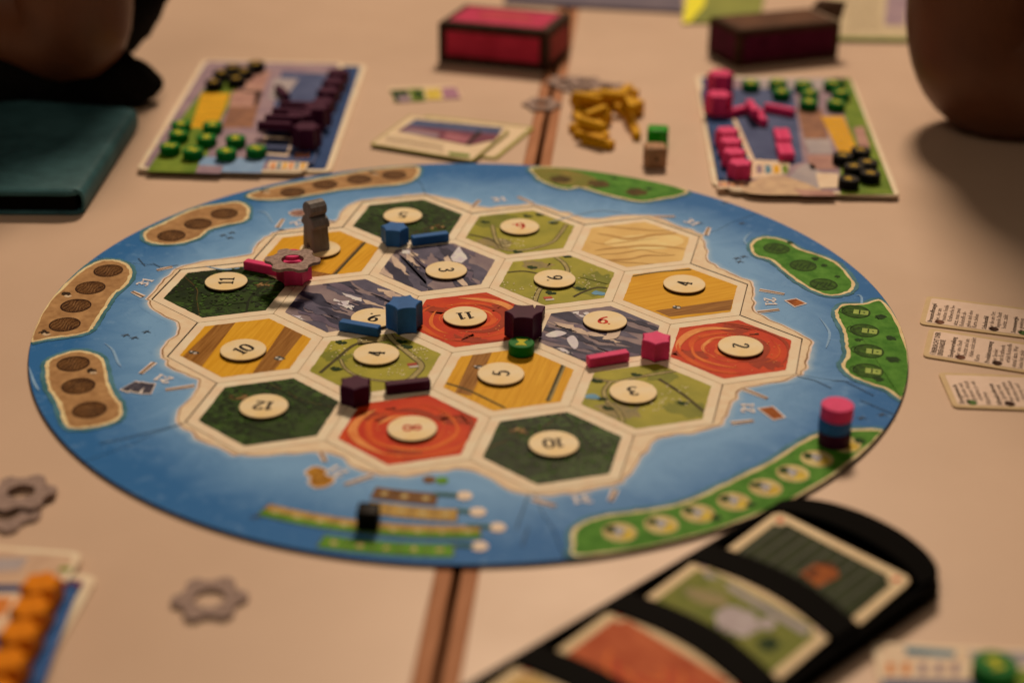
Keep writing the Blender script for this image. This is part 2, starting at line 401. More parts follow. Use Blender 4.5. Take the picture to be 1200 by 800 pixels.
island([(122, 305), (140, 306), (152, 312), (155, 322), (148, 335), (135, 345), (128, 355), (122, 365), (112, 380), (106, 388), (90, 393), (60, 397), (36, 401), (38, 388), (52, 360), (82, 328), (103, 312)], M_sand,
       [(127, 318), (106, 338), (89, 359), (76, 381)])
island([(55, 424), (70, 416), (90, 411), (110, 414), (120, 420), (125, 432), (128, 450), (134, 462), (143, 475), (143, 486), (135, 494), (115, 500), (90, 503), (78, 500), (72, 488), (66, 470), (56, 455), (53, 438)], M_sand,
       [(86, 427), (92, 453), (105, 481)])
island([(168, 275), (174, 269), (190, 262), (215, 250), (235, 243), (260, 239), (280, 237), (291, 243), (292, 253), (285, 260), (262, 265), (245, 270), (235, 278), (215, 285), (190, 287), (172, 283)], M_sand,
       [(201, 277), (232, 263), (263, 251)])
island([(290, 229), (300, 234), (330, 234), (360, 230), (400, 223), (440, 219), (470, 216), (488, 209), (491, 197), (470, 196), (430, 200), (390, 207), (350, 214), (315, 221)], M_sand,
       [(343, 226), (381, 217), (421, 211), (462, 206)], spot_r=8.6)
island([(622, 197), (627, 206), (633, 212), (652, 220), (668, 222), (679, 220), (700, 226), (727, 233), (753, 237), (775, 234), (796, 230), (806, 224), (780, 215), (740, 206), (700, 200), (660, 196)], M_grass)
q = island([(879, 289), (885, 281), (899, 278), (920, 282), (938, 292), (962, 300), (983, 310), (999, 328), (1001, 338), (990, 345), (972, 347), (955, 342), (934, 330), (916, 316), (902, 305), (885, 300)], M_grass,
       [(910, 292), (941, 312), (965, 334)], M_spotg)
island([(1034, 353), (1011, 356), (987, 357), (979, 365), (981, 375), (988, 389), (990, 403), (992, 417), (986, 429), (997, 441), (1018, 450), (1039, 457), (1059, 468), (1068, 430), (1056, 385)], M_grass,
       [(1003, 366), (1013, 388), (1018, 412), (1017, 435)], M_spotg)
island([(1036, 506), (1007, 503), (976, 506), (955, 510), (927, 525), (899, 543), (871, 556), (836, 573), (804, 587), (773, 595), (745, 599), (710, 604), (685, 611), (670, 623), (670, 636), (676, 652), (760, 642), (850, 618), (950, 575), (1010, 532)], M_grass)
# brown ground and spots on the meadow strip
eb = smooth(pp([(626, 199), (632, 209), (652, 216), (668, 218), (690, 220), (700, 212), (680, 203), (650, 198)]), True, 4)
decal([lim(eb)], Z1 + .18, 'printed_island_ground', mat('print_ground_olive', (128, 98, 44), (96, 92, 36), scale=60))
for x, y in ((657, 211), (701, 216), (745, 226)):
    q = P(x, y, ZT); decal([jitter(circ(q[0], q[1], 8.0, 16, .9), .9, 2)], Z1 + .24, 'printed_spot', mat('print_spot_brown', (86, 62, 30), (60, 44, 22), scale=150))
# small icons on the green spots
def rect_in(q, w_, h_, d): 
    d = np.array(d) / np.linalg.norm(d); u = np.array([-d[1], d[0]]); c = np.array(q[:2]); return [tuple(c + a * d * w_ / 2 + b * u * h_ / 2) for a, b in ((-1, -1), (1, -1), (1, 1), (-1, 1))]
M_lamp = mat('print_pale_green', (150, 152, 70), (120, 126, 54)); M_gdark = mat('print_dark_green', (34, 56, 18), (26, 44, 14))
for x, y in ((1003, 366), (1013, 388), (1018, 412), (1017, 435)):
    q = P(x, y, ZT); d = dirpx(x, y, 1, .12); u = np.array(d) / np.linalg.norm(d)
    decal([rect_in(q[:2] + u * 3, 9, 6.2, d)], Z1 + .24, 'printed_lantern', M_lamp)
    decal([rect_in(q[:2] + u * 2.2, .9, 5.6, d), rect_in(q[:2] + u * 5, 1.2, 1.2, d)] + ribbon(circ(q[0], q[1], 8.2, 24) + circ(q[0], q[1], 8.2, 24)[:1], .7) + [p for r_ in (2, 3.6, 5.2) for p in ribbon([tuple(q[:2] - u * 5 + r_ * np.array([math.cos(a), math.sin(a)])) for a in np.linspace(2.2, 4.6, 8)], .5)], Z1 + .30, 'printed_outline', M_gdark)
for x, y in ((910, 292), (941, 312), (965, 334)):
    q = P(x, y, ZT); decal(ribbon(circ(q[0], q[1], 8.2, 24) + circ(q[0], q[1], 8.2, 24)[:1], .7) + [p for k in range(4) for p in ribbon([(q[0] - 5 + 2.6 * k, q[1] - 3 + rng.normal(0, 1)), (q[0] - 3 + 2.6 * k, q[1] + 3 + rng.normal(0, 1))], .9)], Z1 + .30, 'printed_outline', M_gdark)
M_yel = mat('print_yellow', (196, 158, 60), (168, 126, 44)); M_lil = mat('print_lilac_white', (178, 160, 148), (140, 124, 118), scale=400)
for x, y in ((990, 521), (957, 538), (929, 555), (897, 572), (860, 588), (818, 602), (775, 615), (726, 624)):
    q = P(x, y, ZT); par = piece_at(q[0], q[1])
    decal([circ(q[0], q[1], 8.6, 26)], Z1 + .18, 'printed_spot', mat('print_spot_cream', (186, 156, 96), (160, 126, 74), scale=200), par)
    decal([circ(q[0] + 3, q[1] - 1.5, 4.3, 12)], Z1 + .24, 'printed_flower', M_yel, par)
    decal([jitter(circ(q[0] - 4.6, q[1] + 1.6, 3.2, 8), .5, 2)], Z1 + .24, 'printed_leaves', M_gdark, par)
    decal([jitter(circ(q[0] - .8 + dx_, q[1] + dy_, 1.5, 6), .3, 2) for dx_, dy_ in ((0, 0), (2, 1.5), (-.5, 2.5), (1.2, -2))], Z1 + .30, 'printed_flower', M_lil, par)
    decal([circ(q[0] + dx_, q[1] + dy_, .8, 6) for dx_, dy_ in ((-.6, 1), (1.3, -.4))], Z1 + .36, 'printed_flower', mat('print_blue_dot', (46, 62, 90), (36, 50, 76)), par)
# bushes and rocks scattered on the islands
for x, y, r_ in ((955, 304, 3), (966, 312, 2.2), (981, 325, 2), (926, 285, 2.2), (1032, 372, 3.6), (1006, 399, 2.4), (1047, 422, 3.8), (1044, 397, 3), (1030, 445, 2.8), (760, 222, 2.2), (720, 210, 2), (1008, 517, 3), (838, 607, 3), (880, 592, 2.4)):
    q = P(x, y, ZT); decal([lim(jitter(circ(q[0], q[1], r_, 9), r_ * .16, 2))], Z1 + .24, 'printed_bush', M_gdark)
for x, y in ((77, 345), (52, 390), (108, 435), (310, 224), (437, 203)):
    q = P(x, y, ZT); decal([jitter(circ(q[0], q[1] , 3.4, 8, .8), .5, 2)], Z1 + .24, 'printed_rock', mat('print_rock_dark', (52, 36, 26), (40, 28, 20)))
    decal([jitter(circ(q[0] + 2.4, q[1] - 2.6, 2.6, 7, .7), .4, 2)], Z1 + .24, 'printed_rock', mat('print_rock_pale', (190, 152, 112), (168, 128, 92)))
# harbours: two piers, lettering, a good
M_pier = mat('print_pier', (166, 120, 78), (128, 86, 54), scale=200)
def pier(a, b):
    p = pp([a, b]); decal(ribbon([p[0], p[1]], [4.2, 3.0]), Z1, 'printed_pier_rim', mat('print_surf_white', (206, 178, 156), (190, 160, 140)))
    decal(ribbon(smooth([p[0], (np.array(p[0]) + p[1]) / 2 + rng.normal(0, .3, 2), p[1]]), 1.7), Z1 + .06, 'printed_pier', M_pier)
    decal(ribbon([np.array(p[0]) + [.4, -.5], np.array(p[1]) + [.4, -.5]], .45), Z1 + .12, 'printed_pier_line', M_line)
for a, b in (((202, 313), (184, 317)), ((168, 348), (155, 342)), ((181, 425), (165, 438)), ((228, 452), (194, 457)), ((376, 530), (381, 541)), ((437, 557), (404, 568)),
             ((721, 574), (715, 587)), ((624, 585), (651, 593)), ((871, 456), (899, 467)), ((857, 496), (883, 493)), ((890, 340), (919, 345)), ((888, 366), (913, 363)),
             ((767, 254), (791, 254)), ((827, 276), (831, 267)), ((554, 243), (562, 235)), ((625, 239), (607, 231)), ((325, 267), (332, 257)), ((384, 259), (393, 261))): pier(a, b)
for tx, x, y, d in (('3:1', 170, 331, (1, -.75)), ('2:1', 191, 444, (-1, -.25)), ('2:1', 395, 552, (-1, -.45)), ('3:1', 682, 585, (-1, .1)), ('2:1', 876, 478, (-.15, -1)), ('2:1', 903, 354, (.35, 1)),
                    ('3:1', 811, 261, (1, .4)), ('3:1', 585, 234, (1, -.1)), ('2:1', 350, 261, (1, -.4))):
    q = P(x, y, ZT); decal(glyphs(tx, q[0], q[1], dirpx(x, y, *d, z=ZT), 7.2, 1.5), Z1 + .06, 'printed_harbour_ratio', M_white)
def icon(x, y, polys, m, rim=True):
    q = P(x, y, ZT); 
    decal([offset([(q[0] + a, q[1] + b) for a, b in p], .9) for p in polys], Z1, 'printed_icon_rim', mat('print_surf_white', 0))
    decal([[(q[0] + a, q[1] + b) for a, b in p] for p in polys], Z1 + .06, 'printed_icon', m)
M_brick = mat('print_brick_orange', (152, 78, 32), (112, 52, 24), scale=250)
icon(930, 356, [[(-5, 3), (1, 7), (7, 2), (1, -4)]], M_brick); icon(904, 484, [[(-7, 3), (0, 7), (7, -3), (2, -7)]], M_brick)
icon(373, 560, [jitter(circ(-3, 5, 5, 8), .5, 2), jitter(circ(2, -2, 6.5, 9), .6, 2)], mat('print_wheat', (170, 110, 34), (122, 72, 24), scale=300))
icon(350, 250, [jitter(circ(0, 0, 6, 9), .4, 2)], mat('print_wool', (150, 104, 82), (110, 70, 56), scale=300))
for k_, (dx_, a_) in enumerate(((-8, .35), (-2, .1), (5, -.2))):
    q = P(166, 455, ZT); d = np.array([math.sin(a_), math.cos(a_)]); decal(ribbon([np.array(q[:2]) + [dx_, -6], np.array(q[:2]) + [dx_, -6] + d * 13], 6.6), Z1 + .06, 'printed_icon_rim', mat('print_surf_white', 0))
    decal(ribbon([np.array(q[:2]) + [dx_, -5], np.array(q[:2]) + [dx_, -5] + d * 11], 5.0), Z1 + .12 + .03 * k_, 'printed_icon', mat('print_ore_grey', (74, 64, 66), (50, 44, 48), scale=250))
# gulls, waves, seams' ink line
for x, y in ((148, 393), (158, 396), (172, 389), (262, 276), (270, 279), (272, 273), (864, 303), (872, 301), (867, 307), (330, 270), (820, 262), (300, 606), (1010, 490), (1034, 486), (870, 262), (850, 238)):
    q = P(x, y, ZT); decal(ribbon([(q[0] - 3, q[1] - 1), (q[0], q[1] + .8), (q[0] + 3, q[1] - .6)], [.3, 1.1, .3]) + ribbon([(q[0] - 1, q[1] - 2), (q[0] + .6, q[1] + 2)], [1, .4]), Z1 + .06, 'printed_gull', mat('print_gull', (52, 56, 60), (70, 72, 74)))
M_wave = mat('print_wave', (130, 144, 152), (108, 128, 140), scale=300)
for pts in ([(122, 402), (132, 410), (138, 424), (142, 430)], [(240, 312), (262, 316), (285, 314)], [(34, 430), (40, 448), (46, 458)], [(300, 248), (312, 250), (320, 262)], [(1003, 346), (1010, 352), (1003, 400)], [(960, 372), (972, 390), (968, 408)], [(640, 262), (700, 247), (740, 252)], [(880, 272), (872, 282), (880, 290)]):
    p = smooth(pp(pts), False, 6); decal(ribbon(p, [1.6 * math.sin(math.pi * (i + .3) / (len(p) + .6)) for i in range(len(p))]), Z1, 'printed_wave', M_wave)
for pts in ([(162, 303), (170, 312), (180, 309), (188, 314), (209, 311)], [(117, 520), (150, 513), (214, 497)], [(934, 441), (955, 446), (974, 455)], [(975, 446), (990, 447), (1024, 464)], [(1008, 469), (1050, 487)], [(620, 578), (612, 600), (605, 620)], [(619, 618), (612, 640)]):
    decal(ribbon(pp(pts), .55), Z1 + .06, 'printed_seam_line', mat('print_seam', (38, 44, 50), (52, 58, 62)))
# progress tracks: arcs around the board centre
def track(x0, y0, x1, y1, wd, n, m, m2=None, parn=None):
    A = P(x0, y0, ZT)[:2]; B = P(x1, y1, ZT)[:2]; ra, rb = np.linalg.norm(A), np.linalg.norm(B); ta, tb = math.atan2(A[1], A[0]), math.atan2(B[1], B[0])
    if tb < ta - math.pi: tb += 2 * math.pi
    f = lambda s_, o=0: ((ra + (rb - ra) * s_ + o) * math.cos(ta + (tb - ta) * s_), (ra + (rb - ra) * s_ + o) * math.sin(ta + (tb - ta) * s_))
    ss = np.linspace(0, 1, 24); par = FR[3] if parn is None else FR[parn]
    decal(ribbon([f(s_) for s_ in ss], wd), Z1 + .06, 'printed_track', m, par)
    if m2: decal(ribbon([f(s_, wd * .26) for s_ in ss], wd * .46), Z1 + .12, 'printed_track', m2, par)
    for i in range(n + 1):
        s_ = i / n; decal(ribbon([f(s_, -wd / 2), f(s_, wd / 2)], .5), Z1 + .18, 'printed_track_division', M_line, par)
    for i in range(n):
        c = f((i + .5) / n); decal([jitter(circ(c[0], c[1], 1.9, 7), .4, 2)], Z1 + .18, 'printed_track_mark', mat('print_track_mark', (182, 150, 96), (160, 126, 76)), par)
M_tan = mat('print_track_tan', (168, 124, 62), (146, 104, 50)); M_tg = mat('print_track_green', (92, 122, 38), (74, 104, 30)); M_tb = mat('print_track_brown', (118, 76, 44), (96, 60, 34))
track(438, 577, 512, 585, 10.5, 3, M_tb); track(431, 594, 536, 604, 10.5, 4, M_tan); track(309, 597, 563, 623, 11, 9, M_tan, M_tg); track(376, 634, 532, 645, 11, 5, M_tg)
for x, y in ((544, 581), (560, 600), (583, 618), (562, 640)):
    q = P(x, y, ZT); decal([circ(q[0], q[1], 4.2, 16)], Z1 + .06, 'printed_track_badge', mat('print_badge', (205, 170, 138), (196, 158, 124)), FR[3])
    q = P(x - 18, y - 1, ZT); decal([rect_in(q, 9, 3, (1, .1)), rect_in((q[0] - 6, q[1] - 1), 3, 3, (1, .1))], Z1 + .06, 'printed_track_arrow', mat('print_arrow', (62, 88, 62), (48, 70, 52)), FR[3])
q = P(503, 562, ZT); decal([circ(q[0], q[1], 3.4, 10)], Z1, 'printed_icon', M_tb, FR[3]); q = P(518, 563, ZT); decal([circ(q[0], q[1], 3.4, 10)], Z1, 'printed_icon', M_tg, FR[3])

# ------------------------------------------------------------------ hex tiles
WORD = {'2': 'two', '3': 'three', '4': 'four', '5': 'five', '6': 'six', '8': 'eight', '9': 'nine', '10': 'ten', '11': 'eleven', '12': 'twelve'}
NAMES = {'forest': 'dark green forest', 'pasture': 'light green pasture', 'desert': 'pale sand desert', 'grain': 'golden field', 'ore': 'grey mountain', 'hills': 'red clay hills'}
NUMS = ['5', '6', None, None, '3', '9', '4', '11', '9', '11', '6', '2', '10', '4', '5', '3', '12', '8', '10']
TOKPX = [(472, 252), (609, 265), None, (375, 291), (523, 316), (650, 326), (802, 332), (265, 329), (437, 372), (545, 370), (709, 375), (868, 405), (285, 409), (441, 414), (587, 437), (742, 458), (309, 475), (483, 501), (649, 519)]
TDIR = [(-1, -.1), (-1, .15), None, None, (.15, 1), (.1, 1), (.5, -1), (.3, -1), (-1, -.2), (-1, .1), (1, .1), (.1, 1), (1, -.45), (.3, -1), (.3, -1), (-1, .05), (-1, -.08), (.1, 1), (-1, .04)]
def grain_mat(ang, i):
    m, nt, bs = nodes('print_golden_grain')
    f = ramp(nt, noise(nt, 1, 4, .6, stretch=(520, 22, 1), rot=ang),   .30, .72); g = ramp(nt, noise(nt, 35, 4), .3, .7)
    c = mixrgb(nt, alb((178, 112, 18)), alb((202, 140, 38)), f); c = mixrgb(nt, c, alb((184, 118, 20)), ramp(nt, noise(nt, 35, 4), .45, .95))
    nt.links.new(c, bs.inputs['Base Color']); bs.inputs['Roughness'].default_value = .5; bs.inputs['Specular IOR Level'].default_value = .06; return m
def band_mat(ang):
    m, nt, bs = nodes('print_ploughed_brown')
    f = ramp(nt, noise(nt, 1, 4, .6, stretch=(700, 30, 1), rot=ang), .35, .68)
    nt.links.new(mixrgb(nt, alb((112, 64, 24)), alb((146, 92, 40)), f), bs.inputs['Base Color']); bs.inputs['Roughness'].default_value = .5; bs.inputs['Specular IOR Level'].default_value = .06; return m
T_forest = mat('print_forest', (44, 58, 24), (24, 34, 14), scale=55, lo=.34, hi=.66, rough=.42)
T_forest2 = mat('print_forest_rows', (54, 72, 28), (22, 32, 12), scale=260, lo=.42, hi=.60, stretch=(1, 2.6, 1), rough=.42)
T_forest3 = mat('print_forest_dark', (20, 28, 13), (30, 40, 17), scale=120, rough=.42)
T_forest4 = mat('print_forest_earth', (96, 66, 34), (60, 48, 24), scale=150, rough=.42)
T_past = mat('print_meadow', (150, 128, 42), (118, 106, 34), scale=38, lo=.3, hi=.7, rough=.42)
T_past2 = mat('print_meadow_deep', (114, 104, 34), (98, 92, 30), scale=60, rough=.42)
T_past3 = mat('print_meadow_heath', (140, 110, 62), (112, 94, 58), scale=120, rough=.42)
T_road = mat('print_path', (158, 132, 78), (136, 110, 66), scale=200); T_edge = mat('print_path_edge', (78, 64, 38), (60, 50, 30), scale=200)
T_flower = mat('print_flowers', (206, 176, 124), (190, 160, 108)); T_bush = mat('print_tree_dark', (36, 50, 24), (26, 38, 18)); T_barn = mat('print_barn', (168, 74, 52), (130, 52, 40)); T_barn2 = mat('print_barn_wall', (190, 166, 140), (170, 140, 118)); T_water = mat('print_pond', (104, 130, 136), (86, 112, 122))
T_hill = mat('print_clay_red', (182, 56, 20), (164, 36, 14), scale=60, lo=.3, hi=.7, rough=.42)
T_hill2 = mat('print_clay_orange', (200, 96, 34), (186, 76, 26), scale=160, lo=.3, hi=.7, rough=.42)
T_hill3 = mat('print_clay_deep', (128, 36, 16), (144, 46, 20), scale=120, rough=.42)
T_hill4 = mat('print_clay_pale', (206, 124, 62), (190, 96, 42), scale=120, rough=.42)
T_hill5 = mat('print_clay_ember', (190, 72, 24), (176, 58, 20), scale=120, rough=.42)
T_ore = mat('print_rock_lilac', (128, 102, 92), (104, 82, 80), scale=60, rough=.42)
T_ore2 = mat('print_rock_slate', (56, 51, 60), (40, 36, 46), scale=110, lo=.3, hi=.7, rough=.42)
T_ore3 = mat('print_rock_mid', (86, 74, 80), (68, 60, 68), scale=110, rough=.42)
T_ore4 = mat('print_rock_light', (190, 154, 122), (166, 132, 108), scale=110, rough=.42)
T_ore5 = mat('print_snow', (196, 176, 164), (176, 150, 146), scale=150, rough=.42)
T_ore6 = mat('print_rock_violet', (100, 80, 84), (76, 62, 70), scale=80, rough=.42)
T_des = mat('print_desert', (200, 152, 86), (188, 138, 74), scale=40, rough=.45); T_des2 = mat('print_desert_wave', (172, 122, 64), (158, 108, 54), scale=90, rough=.45); T_des3 = mat('print_desert_pale', (212, 168, 104), (204, 158, 94), scale=90, rough=.45)
def stroke_px(pts, wd, z=ZT, k=6): p = smooth(pp(pts), False, k); return ribbon(p, wd)
TILEROOT = []
for ti, (hx, hj, kind) in enumerate(TILES):
    cx, cy = hexc(hx, hj); root = empty('hex_tile', (cx, cy, 0)); TILEROOT.append(root)
    num = NUMS[ti]; lab = f'{NAMES[kind]} hexagonal tile ' + ('under the grey pawn' if kind == 'grain' and num is None else 'without a number token' if num is None else f'carrying the number {WORD[num]} token')
    tag(root, lab, 'hex tile', 'hexagonal landscape tiles')
    H0 = hexp(cx, cy, HR - .12)
    mb = MB().prism(rounded(H0, .8, 3), .02, ZT, .22); mb.build('card_base', M_cream, root, (cx, cy, 0))
    HA = jitter(hexp(cx, cy, HR - 6.9), .13, 14); HC = hexp(cx, cy, HR - 7.2)
    Z = ZT + .05
    def D(polys, lv, name, m): return decal(polys, Z + .05 * lv, name, m, root, HC)
    if kind == 'forest':
        decal([HA], Z, 'printed_forest', T_forest, root)
        sd = {0: 1, 7: 2, 16: 3, 18: 4}[ti]; r_ = np.random.default_rng(40 + sd); a = r_.uniform(0, 3.1)
        a = {0: .9, 7: -1.1, 16: 2.0, 18: -.4}[ti]
        for k_ in range(3):
            d = np.array([math.cos(a + 2.1 * k_), math.sin(a + 2.1 * k_)]); nn = np.array([-d[1], d[0]]); c = np.array([cx, cy]) + nn * (15 + 4 * k_)
            D([jitter([tuple(c - d * 40), tuple(c + d * 40), tuple(c + d * 34 + nn * 30), tuple(c - d * 38 + nn * 26)], .5, 8)], 1 + k_, 'printed_wood_rows', (T_forest2, T_forest3, T_forest2)[k_] if k_ != 1 or ti % 2 else T_forest)
        for k_ in range(4):
            th = r_.uniform(0, 6.28); p = smooth([(cx + 40 * math.cos(th), cy + 40 * math.sin(th)), (cx + 20 * math.cos(th + .5), cy + 20 * math.sin(th + .5)), (cx + 22 * math.cos(th + 1.3), cy + 22 * math.sin(th + 1.3)), (cx + 40 * math.cos(th + 1.9), cy + 40 * math.sin(th + 1.9))])
            D(ribbon(p, 1.6), 4, 'printed_hedge', T_forest3); D(ribbon([(x_ + .9, y_ + .9) for x_, y_ in p], .5), 5, 'printed_track_line', T_forest4 if k_ == 0 else T_forest)
        th = {0: -.3, 7: .6, 16: 2.7, 18: 2.6}[ti]; q = (cx + 24 * math.cos(th), cy + 24 * math.sin(th))
        D([jitter(circ(q[0], q[1], 6, 8, .6), 1.2, 3)], 5, 'printed_clearing', T_forest4)
        D([jitter(circ(q[0] + r_.normal(0, 2.5), q[1] + r_.normal(0, 2), 1.1, 5), .3, 1) for _ in range(5)], 6, 'printed_clearing', mat('print_clearing_pale', (150, 110, 66), (110, 76, 44)))
        D([jitter(circ(cx + r_.normal(0, 22), cy + r_.normal(0, 22), r_.uniform(.8, 1.8), 6), .3, 1) for _ in range(160)], 6, 'printed_tree_crowns', T_forest3)
        D([jitter(circ(cx + r_.normal(0, 22), cy + r_.normal(0, 22), r_.uniform(.6, 1.3), 6), .3, 1) for _ in range(160)], 7, 'printed_tree_crowns', mat('print_tree_tip', (58, 78, 30), (44, 62, 24), scale=300))
    elif kind == 'grain':
        ln_ = {3: [(430, 285), (390, 318)], 6: [(735, 318), (770, 312)], 12: [(237, 418), (272, 380)], 14: [(545, 452), (570, 408)]}[ti]
        p = pp(ln_); v = np.array(p[1]) - np.array(p[0]); ang = -math.atan2(v[1], v[0]) + math.pi / 2
        decal([HA], Z, 'printed_field', grain_mat(ang, ti), root); bm = band_mat(ang)
        if ti == 12:
            D([pp([(208, 424), (236, 430), (276, 378), (252, 381)])], 1, 'printed_ploughed_strip', bm); D([pp([(296, 437), (320, 436), (358, 388), (334, 382)])], 1, 'printed_ploughed_strip', bm)
        elif ti == 14:
            D([pp([(533, 460), (552, 464), (580, 406), (556, 412)])], 1, 'printed_ploughed_strip', bm); D(stroke_px([(516, 447), (548, 457), (592, 478)], 1.6), 2, 'printed_field_edge', T_edge); D(stroke_px([(641, 470), (661, 424)], 1.8), 2, 'printed_field_edge', T_edge); D(stroke_px([(644, 470), (664, 424)], 1.2), 3, 'printed_field_edge', T_past3)
        elif ti == 6:
            D([pp([(768, 364), (784, 371), (870, 362), (866, 350)])], 1, 'printed_ploughed_strip', bm); D(stroke_px([(735, 325), (770, 319), (810, 316)], 1.5), 2, 'printed_field_edge', T_edge)
        else:
            D([pp([(365, 317), (392, 322), (372, 330), (355, 324)])], 1, 'printed_ploughed_strip', bm); D(stroke_px([(392, 322), (428, 284)], 1.9), 2, 'printed_field_edge', T_edge); D(stroke_px([(389, 322), (425, 284)], 1.1), 3, 'printed_field_edge', mat('print_field_edge_tan', (150, 96, 40), (128, 80, 34)))
        ic = {12: [(227, 413), (327, 420)], 14: [(560, 430)], 6: [(793, 360)], 3: []}[ti]
        for x, y in ic:
            q = P(x, y, ZT); D([jitter(circ(q[0], q[1], 3, 7, .8), .5, 2)], 3, 'printed_tractor', mat('print_tractor', (62, 66, 58), (44, 44, 38))); D([circ(q[0] + 1.2, q[1] - .8, 1.3, 6), circ(q[0] - 1.6, q[1] + .5, .9, 6)], 4, 'printed_tractor', T_barn2)
    elif kind == 'pasture':
        decal([HA], Z, 'printed_meadow', T_past, root); r_ = np.random.default_rng(60 + ti)
        for k_ in range(3):
            th = r_.uniform(0, 6.28); q = (cx + 26 * math.cos(th), cy + 26 * math.sin(th)); D([jitter(circ(q[0], q[1], r_.uniform(8, 15), 9, .7), 1.5, 4)], 1, 'printed_meadow_patch', (T_past2, T_past3, T_past2)[k_])
        if ti == 13:
            paths = [([(452, 385), (460, 398), (480, 415), (494, 428), (486, 440), (476, 447)], 3.2), ([(375, 437), (395, 420), (412, 406), (424, 401)], 1.3), ([(399, 421), (405, 432), (420, 441), (445, 446), (470, 447)], 1.5)]
            bush = [(399, 402), (470, 401), (476, 407), (393, 433)]; barn = [(483, 427)]; pond = []; fl = [(408, 407, 22, 12), (445, 432, 30, 8), (492, 414, 9, 8)]
        elif ti == 15:
            paths = [([(693, 443), (720, 447), (752, 441), (795, 434)], 2.0), ([(716, 447), (708, 458), (712, 470), (726, 484), (730, 495)], 2.2), ([(772, 444), (800, 462), (828, 485)], 1.3)]
            bush = [(699, 447), (712, 479), (745, 440), (799, 473), (704, 468)]; barn = []; pond = [(693, 465)]; fl = [(785, 462, 22, 14), (760, 476, 18, 8)]
        elif ti == 5:
            paths = [([(626, 356), (632, 340), (645, 330), (664, 321), (662, 310), (651, 301)], 2.6), ([(590, 320), (615, 318), (640, 324), (680, 340)], 1.0), ([(672, 348), (684, 342), (700, 337), (712, 338)], 1.0)]
            bush = [(623, 314), (664, 301), (680, 339), (645, 344)]; barn = [(642, 349)]; pond = [(702, 344)]; fl = [(612, 340, 22, 9), (690, 325, 24, 12)]
        else:
            paths = [([(577, 264), (581, 280), (590, 292), (615, 293), (645, 285), (655, 276), (664, 263)], 2.2), ([(550, 275), (575, 281), (590, 292)], 1.0)]
            bush = [(568, 261), (648, 262), (632, 252), (606, 296), (618, 254)]; barn = []; pond = []; fl = [(600, 285, 14, 4)]
        for pts, wd in paths:
            D(stroke_px(pts, wd + .9), 2, 'printed_path_edge', T_edge); D(stroke_px(pts, max(.4, wd - .4)), 3, 'printed_path', T_road if wd > 1.4 else T_edge)
        for x, y in bush:
            q = P(x, y, ZT); D([jitter(circ(q[0] + a_, q[1] + b_, 2.0, 7), .35, 2) for a_, b_ in ((0, 0), (1.9, .7), (-1.4, 1.1))], 4, 'printed_bush', T_bush)
        for x, y in barn:
            q = P(x, y, ZT); D([rect_in(q, 5.5, 3, (1, .5))], 4, 'printed_barn_roof', T_barn); D([rect_in((q[0] + 1.8, q[1] - 2.6), 5.5, 2, (1, .5))], 5, 'printed_barn_wall', T_barn2)
        for x, y in pond:
            q = P(x, y, ZT); D([jitter(circ(q[0], q[1], 4.6, 9, .6), .4, 2)], 4, 'printed_pond', T_water)
        dots = []
        for x, y, sx_, sy_ in fl:
            for _ in range(int(26)): q = P(x + r_.uniform(-1, 1) * sx_, y + r_.uniform(-1, 1) * sy_, ZT); dots.append(circ(q[0], q[1], r_.uniform(.35, .7), 6))
        D(dots, 5, 'printed_flowers', T_flower)
    elif kind == 'hills':
        decal([HA], Z, 'printed_clay', T_hill, root); r_ = np.random.default_rng(80 + ti); rot = {9: .3, 11: 1.1, 17: 2.3}[ti]
        for a_ in (rot + .5, rot + 2.6, rot + 4.6): D([jitter(circ(cx + 26 * math.cos(a_), cy + 26 * math.sin(a_), 10, 9, .6), 1.5, 3)], 1, 'printed_clay_patch', T_hill3)
        for k_ in range(13):
            r0 = 6.5 + 2.25 * k_; th = rot + k_ * 2.1 + r_.uniform(-.5, .5); sp = r_.uniform(1.2, 3.6); n_ = 40
            p = []; ws = []
            for i in range(n_):
                s_ = i / (n_ - 1); a_ = th + sp * s_; rr_ = r0 + 3.2 * s_ + .5 * math.sin(5 * a_ + k_); p.append((cx + rr_ * 1.06 * math.cos(a_), cy + rr_ * .96 * math.sin(a_))); ws.append(max(.25, (1.2 + 1.3 * ((k_ * 7) % 4)) * math.sin(math.pi * s_) ** .8))
            D(ribbon(p, ws), 2 + .1 * k_, 'printed_clay_swirl', (T_hill5, T_hill2, T_hill5, T_hill4, T_hill5, T_hill3)[k_ % 6])
        D([jitter(circ(cx + r_.normal(0, 16), cy + r_.normal(0, 16), .5, 5), .1, 1) for _ in range(30)], 6, 'printed_grains', T_hill4)
        q = (cx + 24 * math.cos(rot), cy + 24 * math.sin(rot)); D([rect_in(q, 5, .8, (1, .3)), rect_in((q[0] + 2, q[1] + 1), 2, 1.5, (1, .3))], 6, 'printed_digger', mat('print_digger', (70, 34, 22), (50, 26, 18)))
    elif kind == 'ore':
        decal([HA], Z, 'printed_rock', T_ore, root); r_ = np.random.default_rng({4: 101, 8: 115, 10: 123}[ti]); ax = {4: -.9, 8: -.5, 10: -.35}[ti]
        d = np.array([math.cos(ax), math.sin(ax)]); nn = np.array([-d[1], d[0]])
        def facet(c, L, Wd, j):
            c = np.array(c); pts = []
            for s_ in np.linspace(-1, 1, 7): pts.append(tuple(c + d * L * s_ + nn * (Wd * (1 - abs(s_)) ** .7 * (1 + r_.normal(0, .25)) + r_.normal(0, .9))))
            for s_ in np.linspace(.8, -.8, 6): pts.append(tuple(c + d * L * s_ - nn * (Wd * .55 * (1 - abs(s_)) ** .7 * (1 + r_.normal(0, .35))) + r_.normal(0, .9, 2)))
            return jitter(pts, .25, 3)
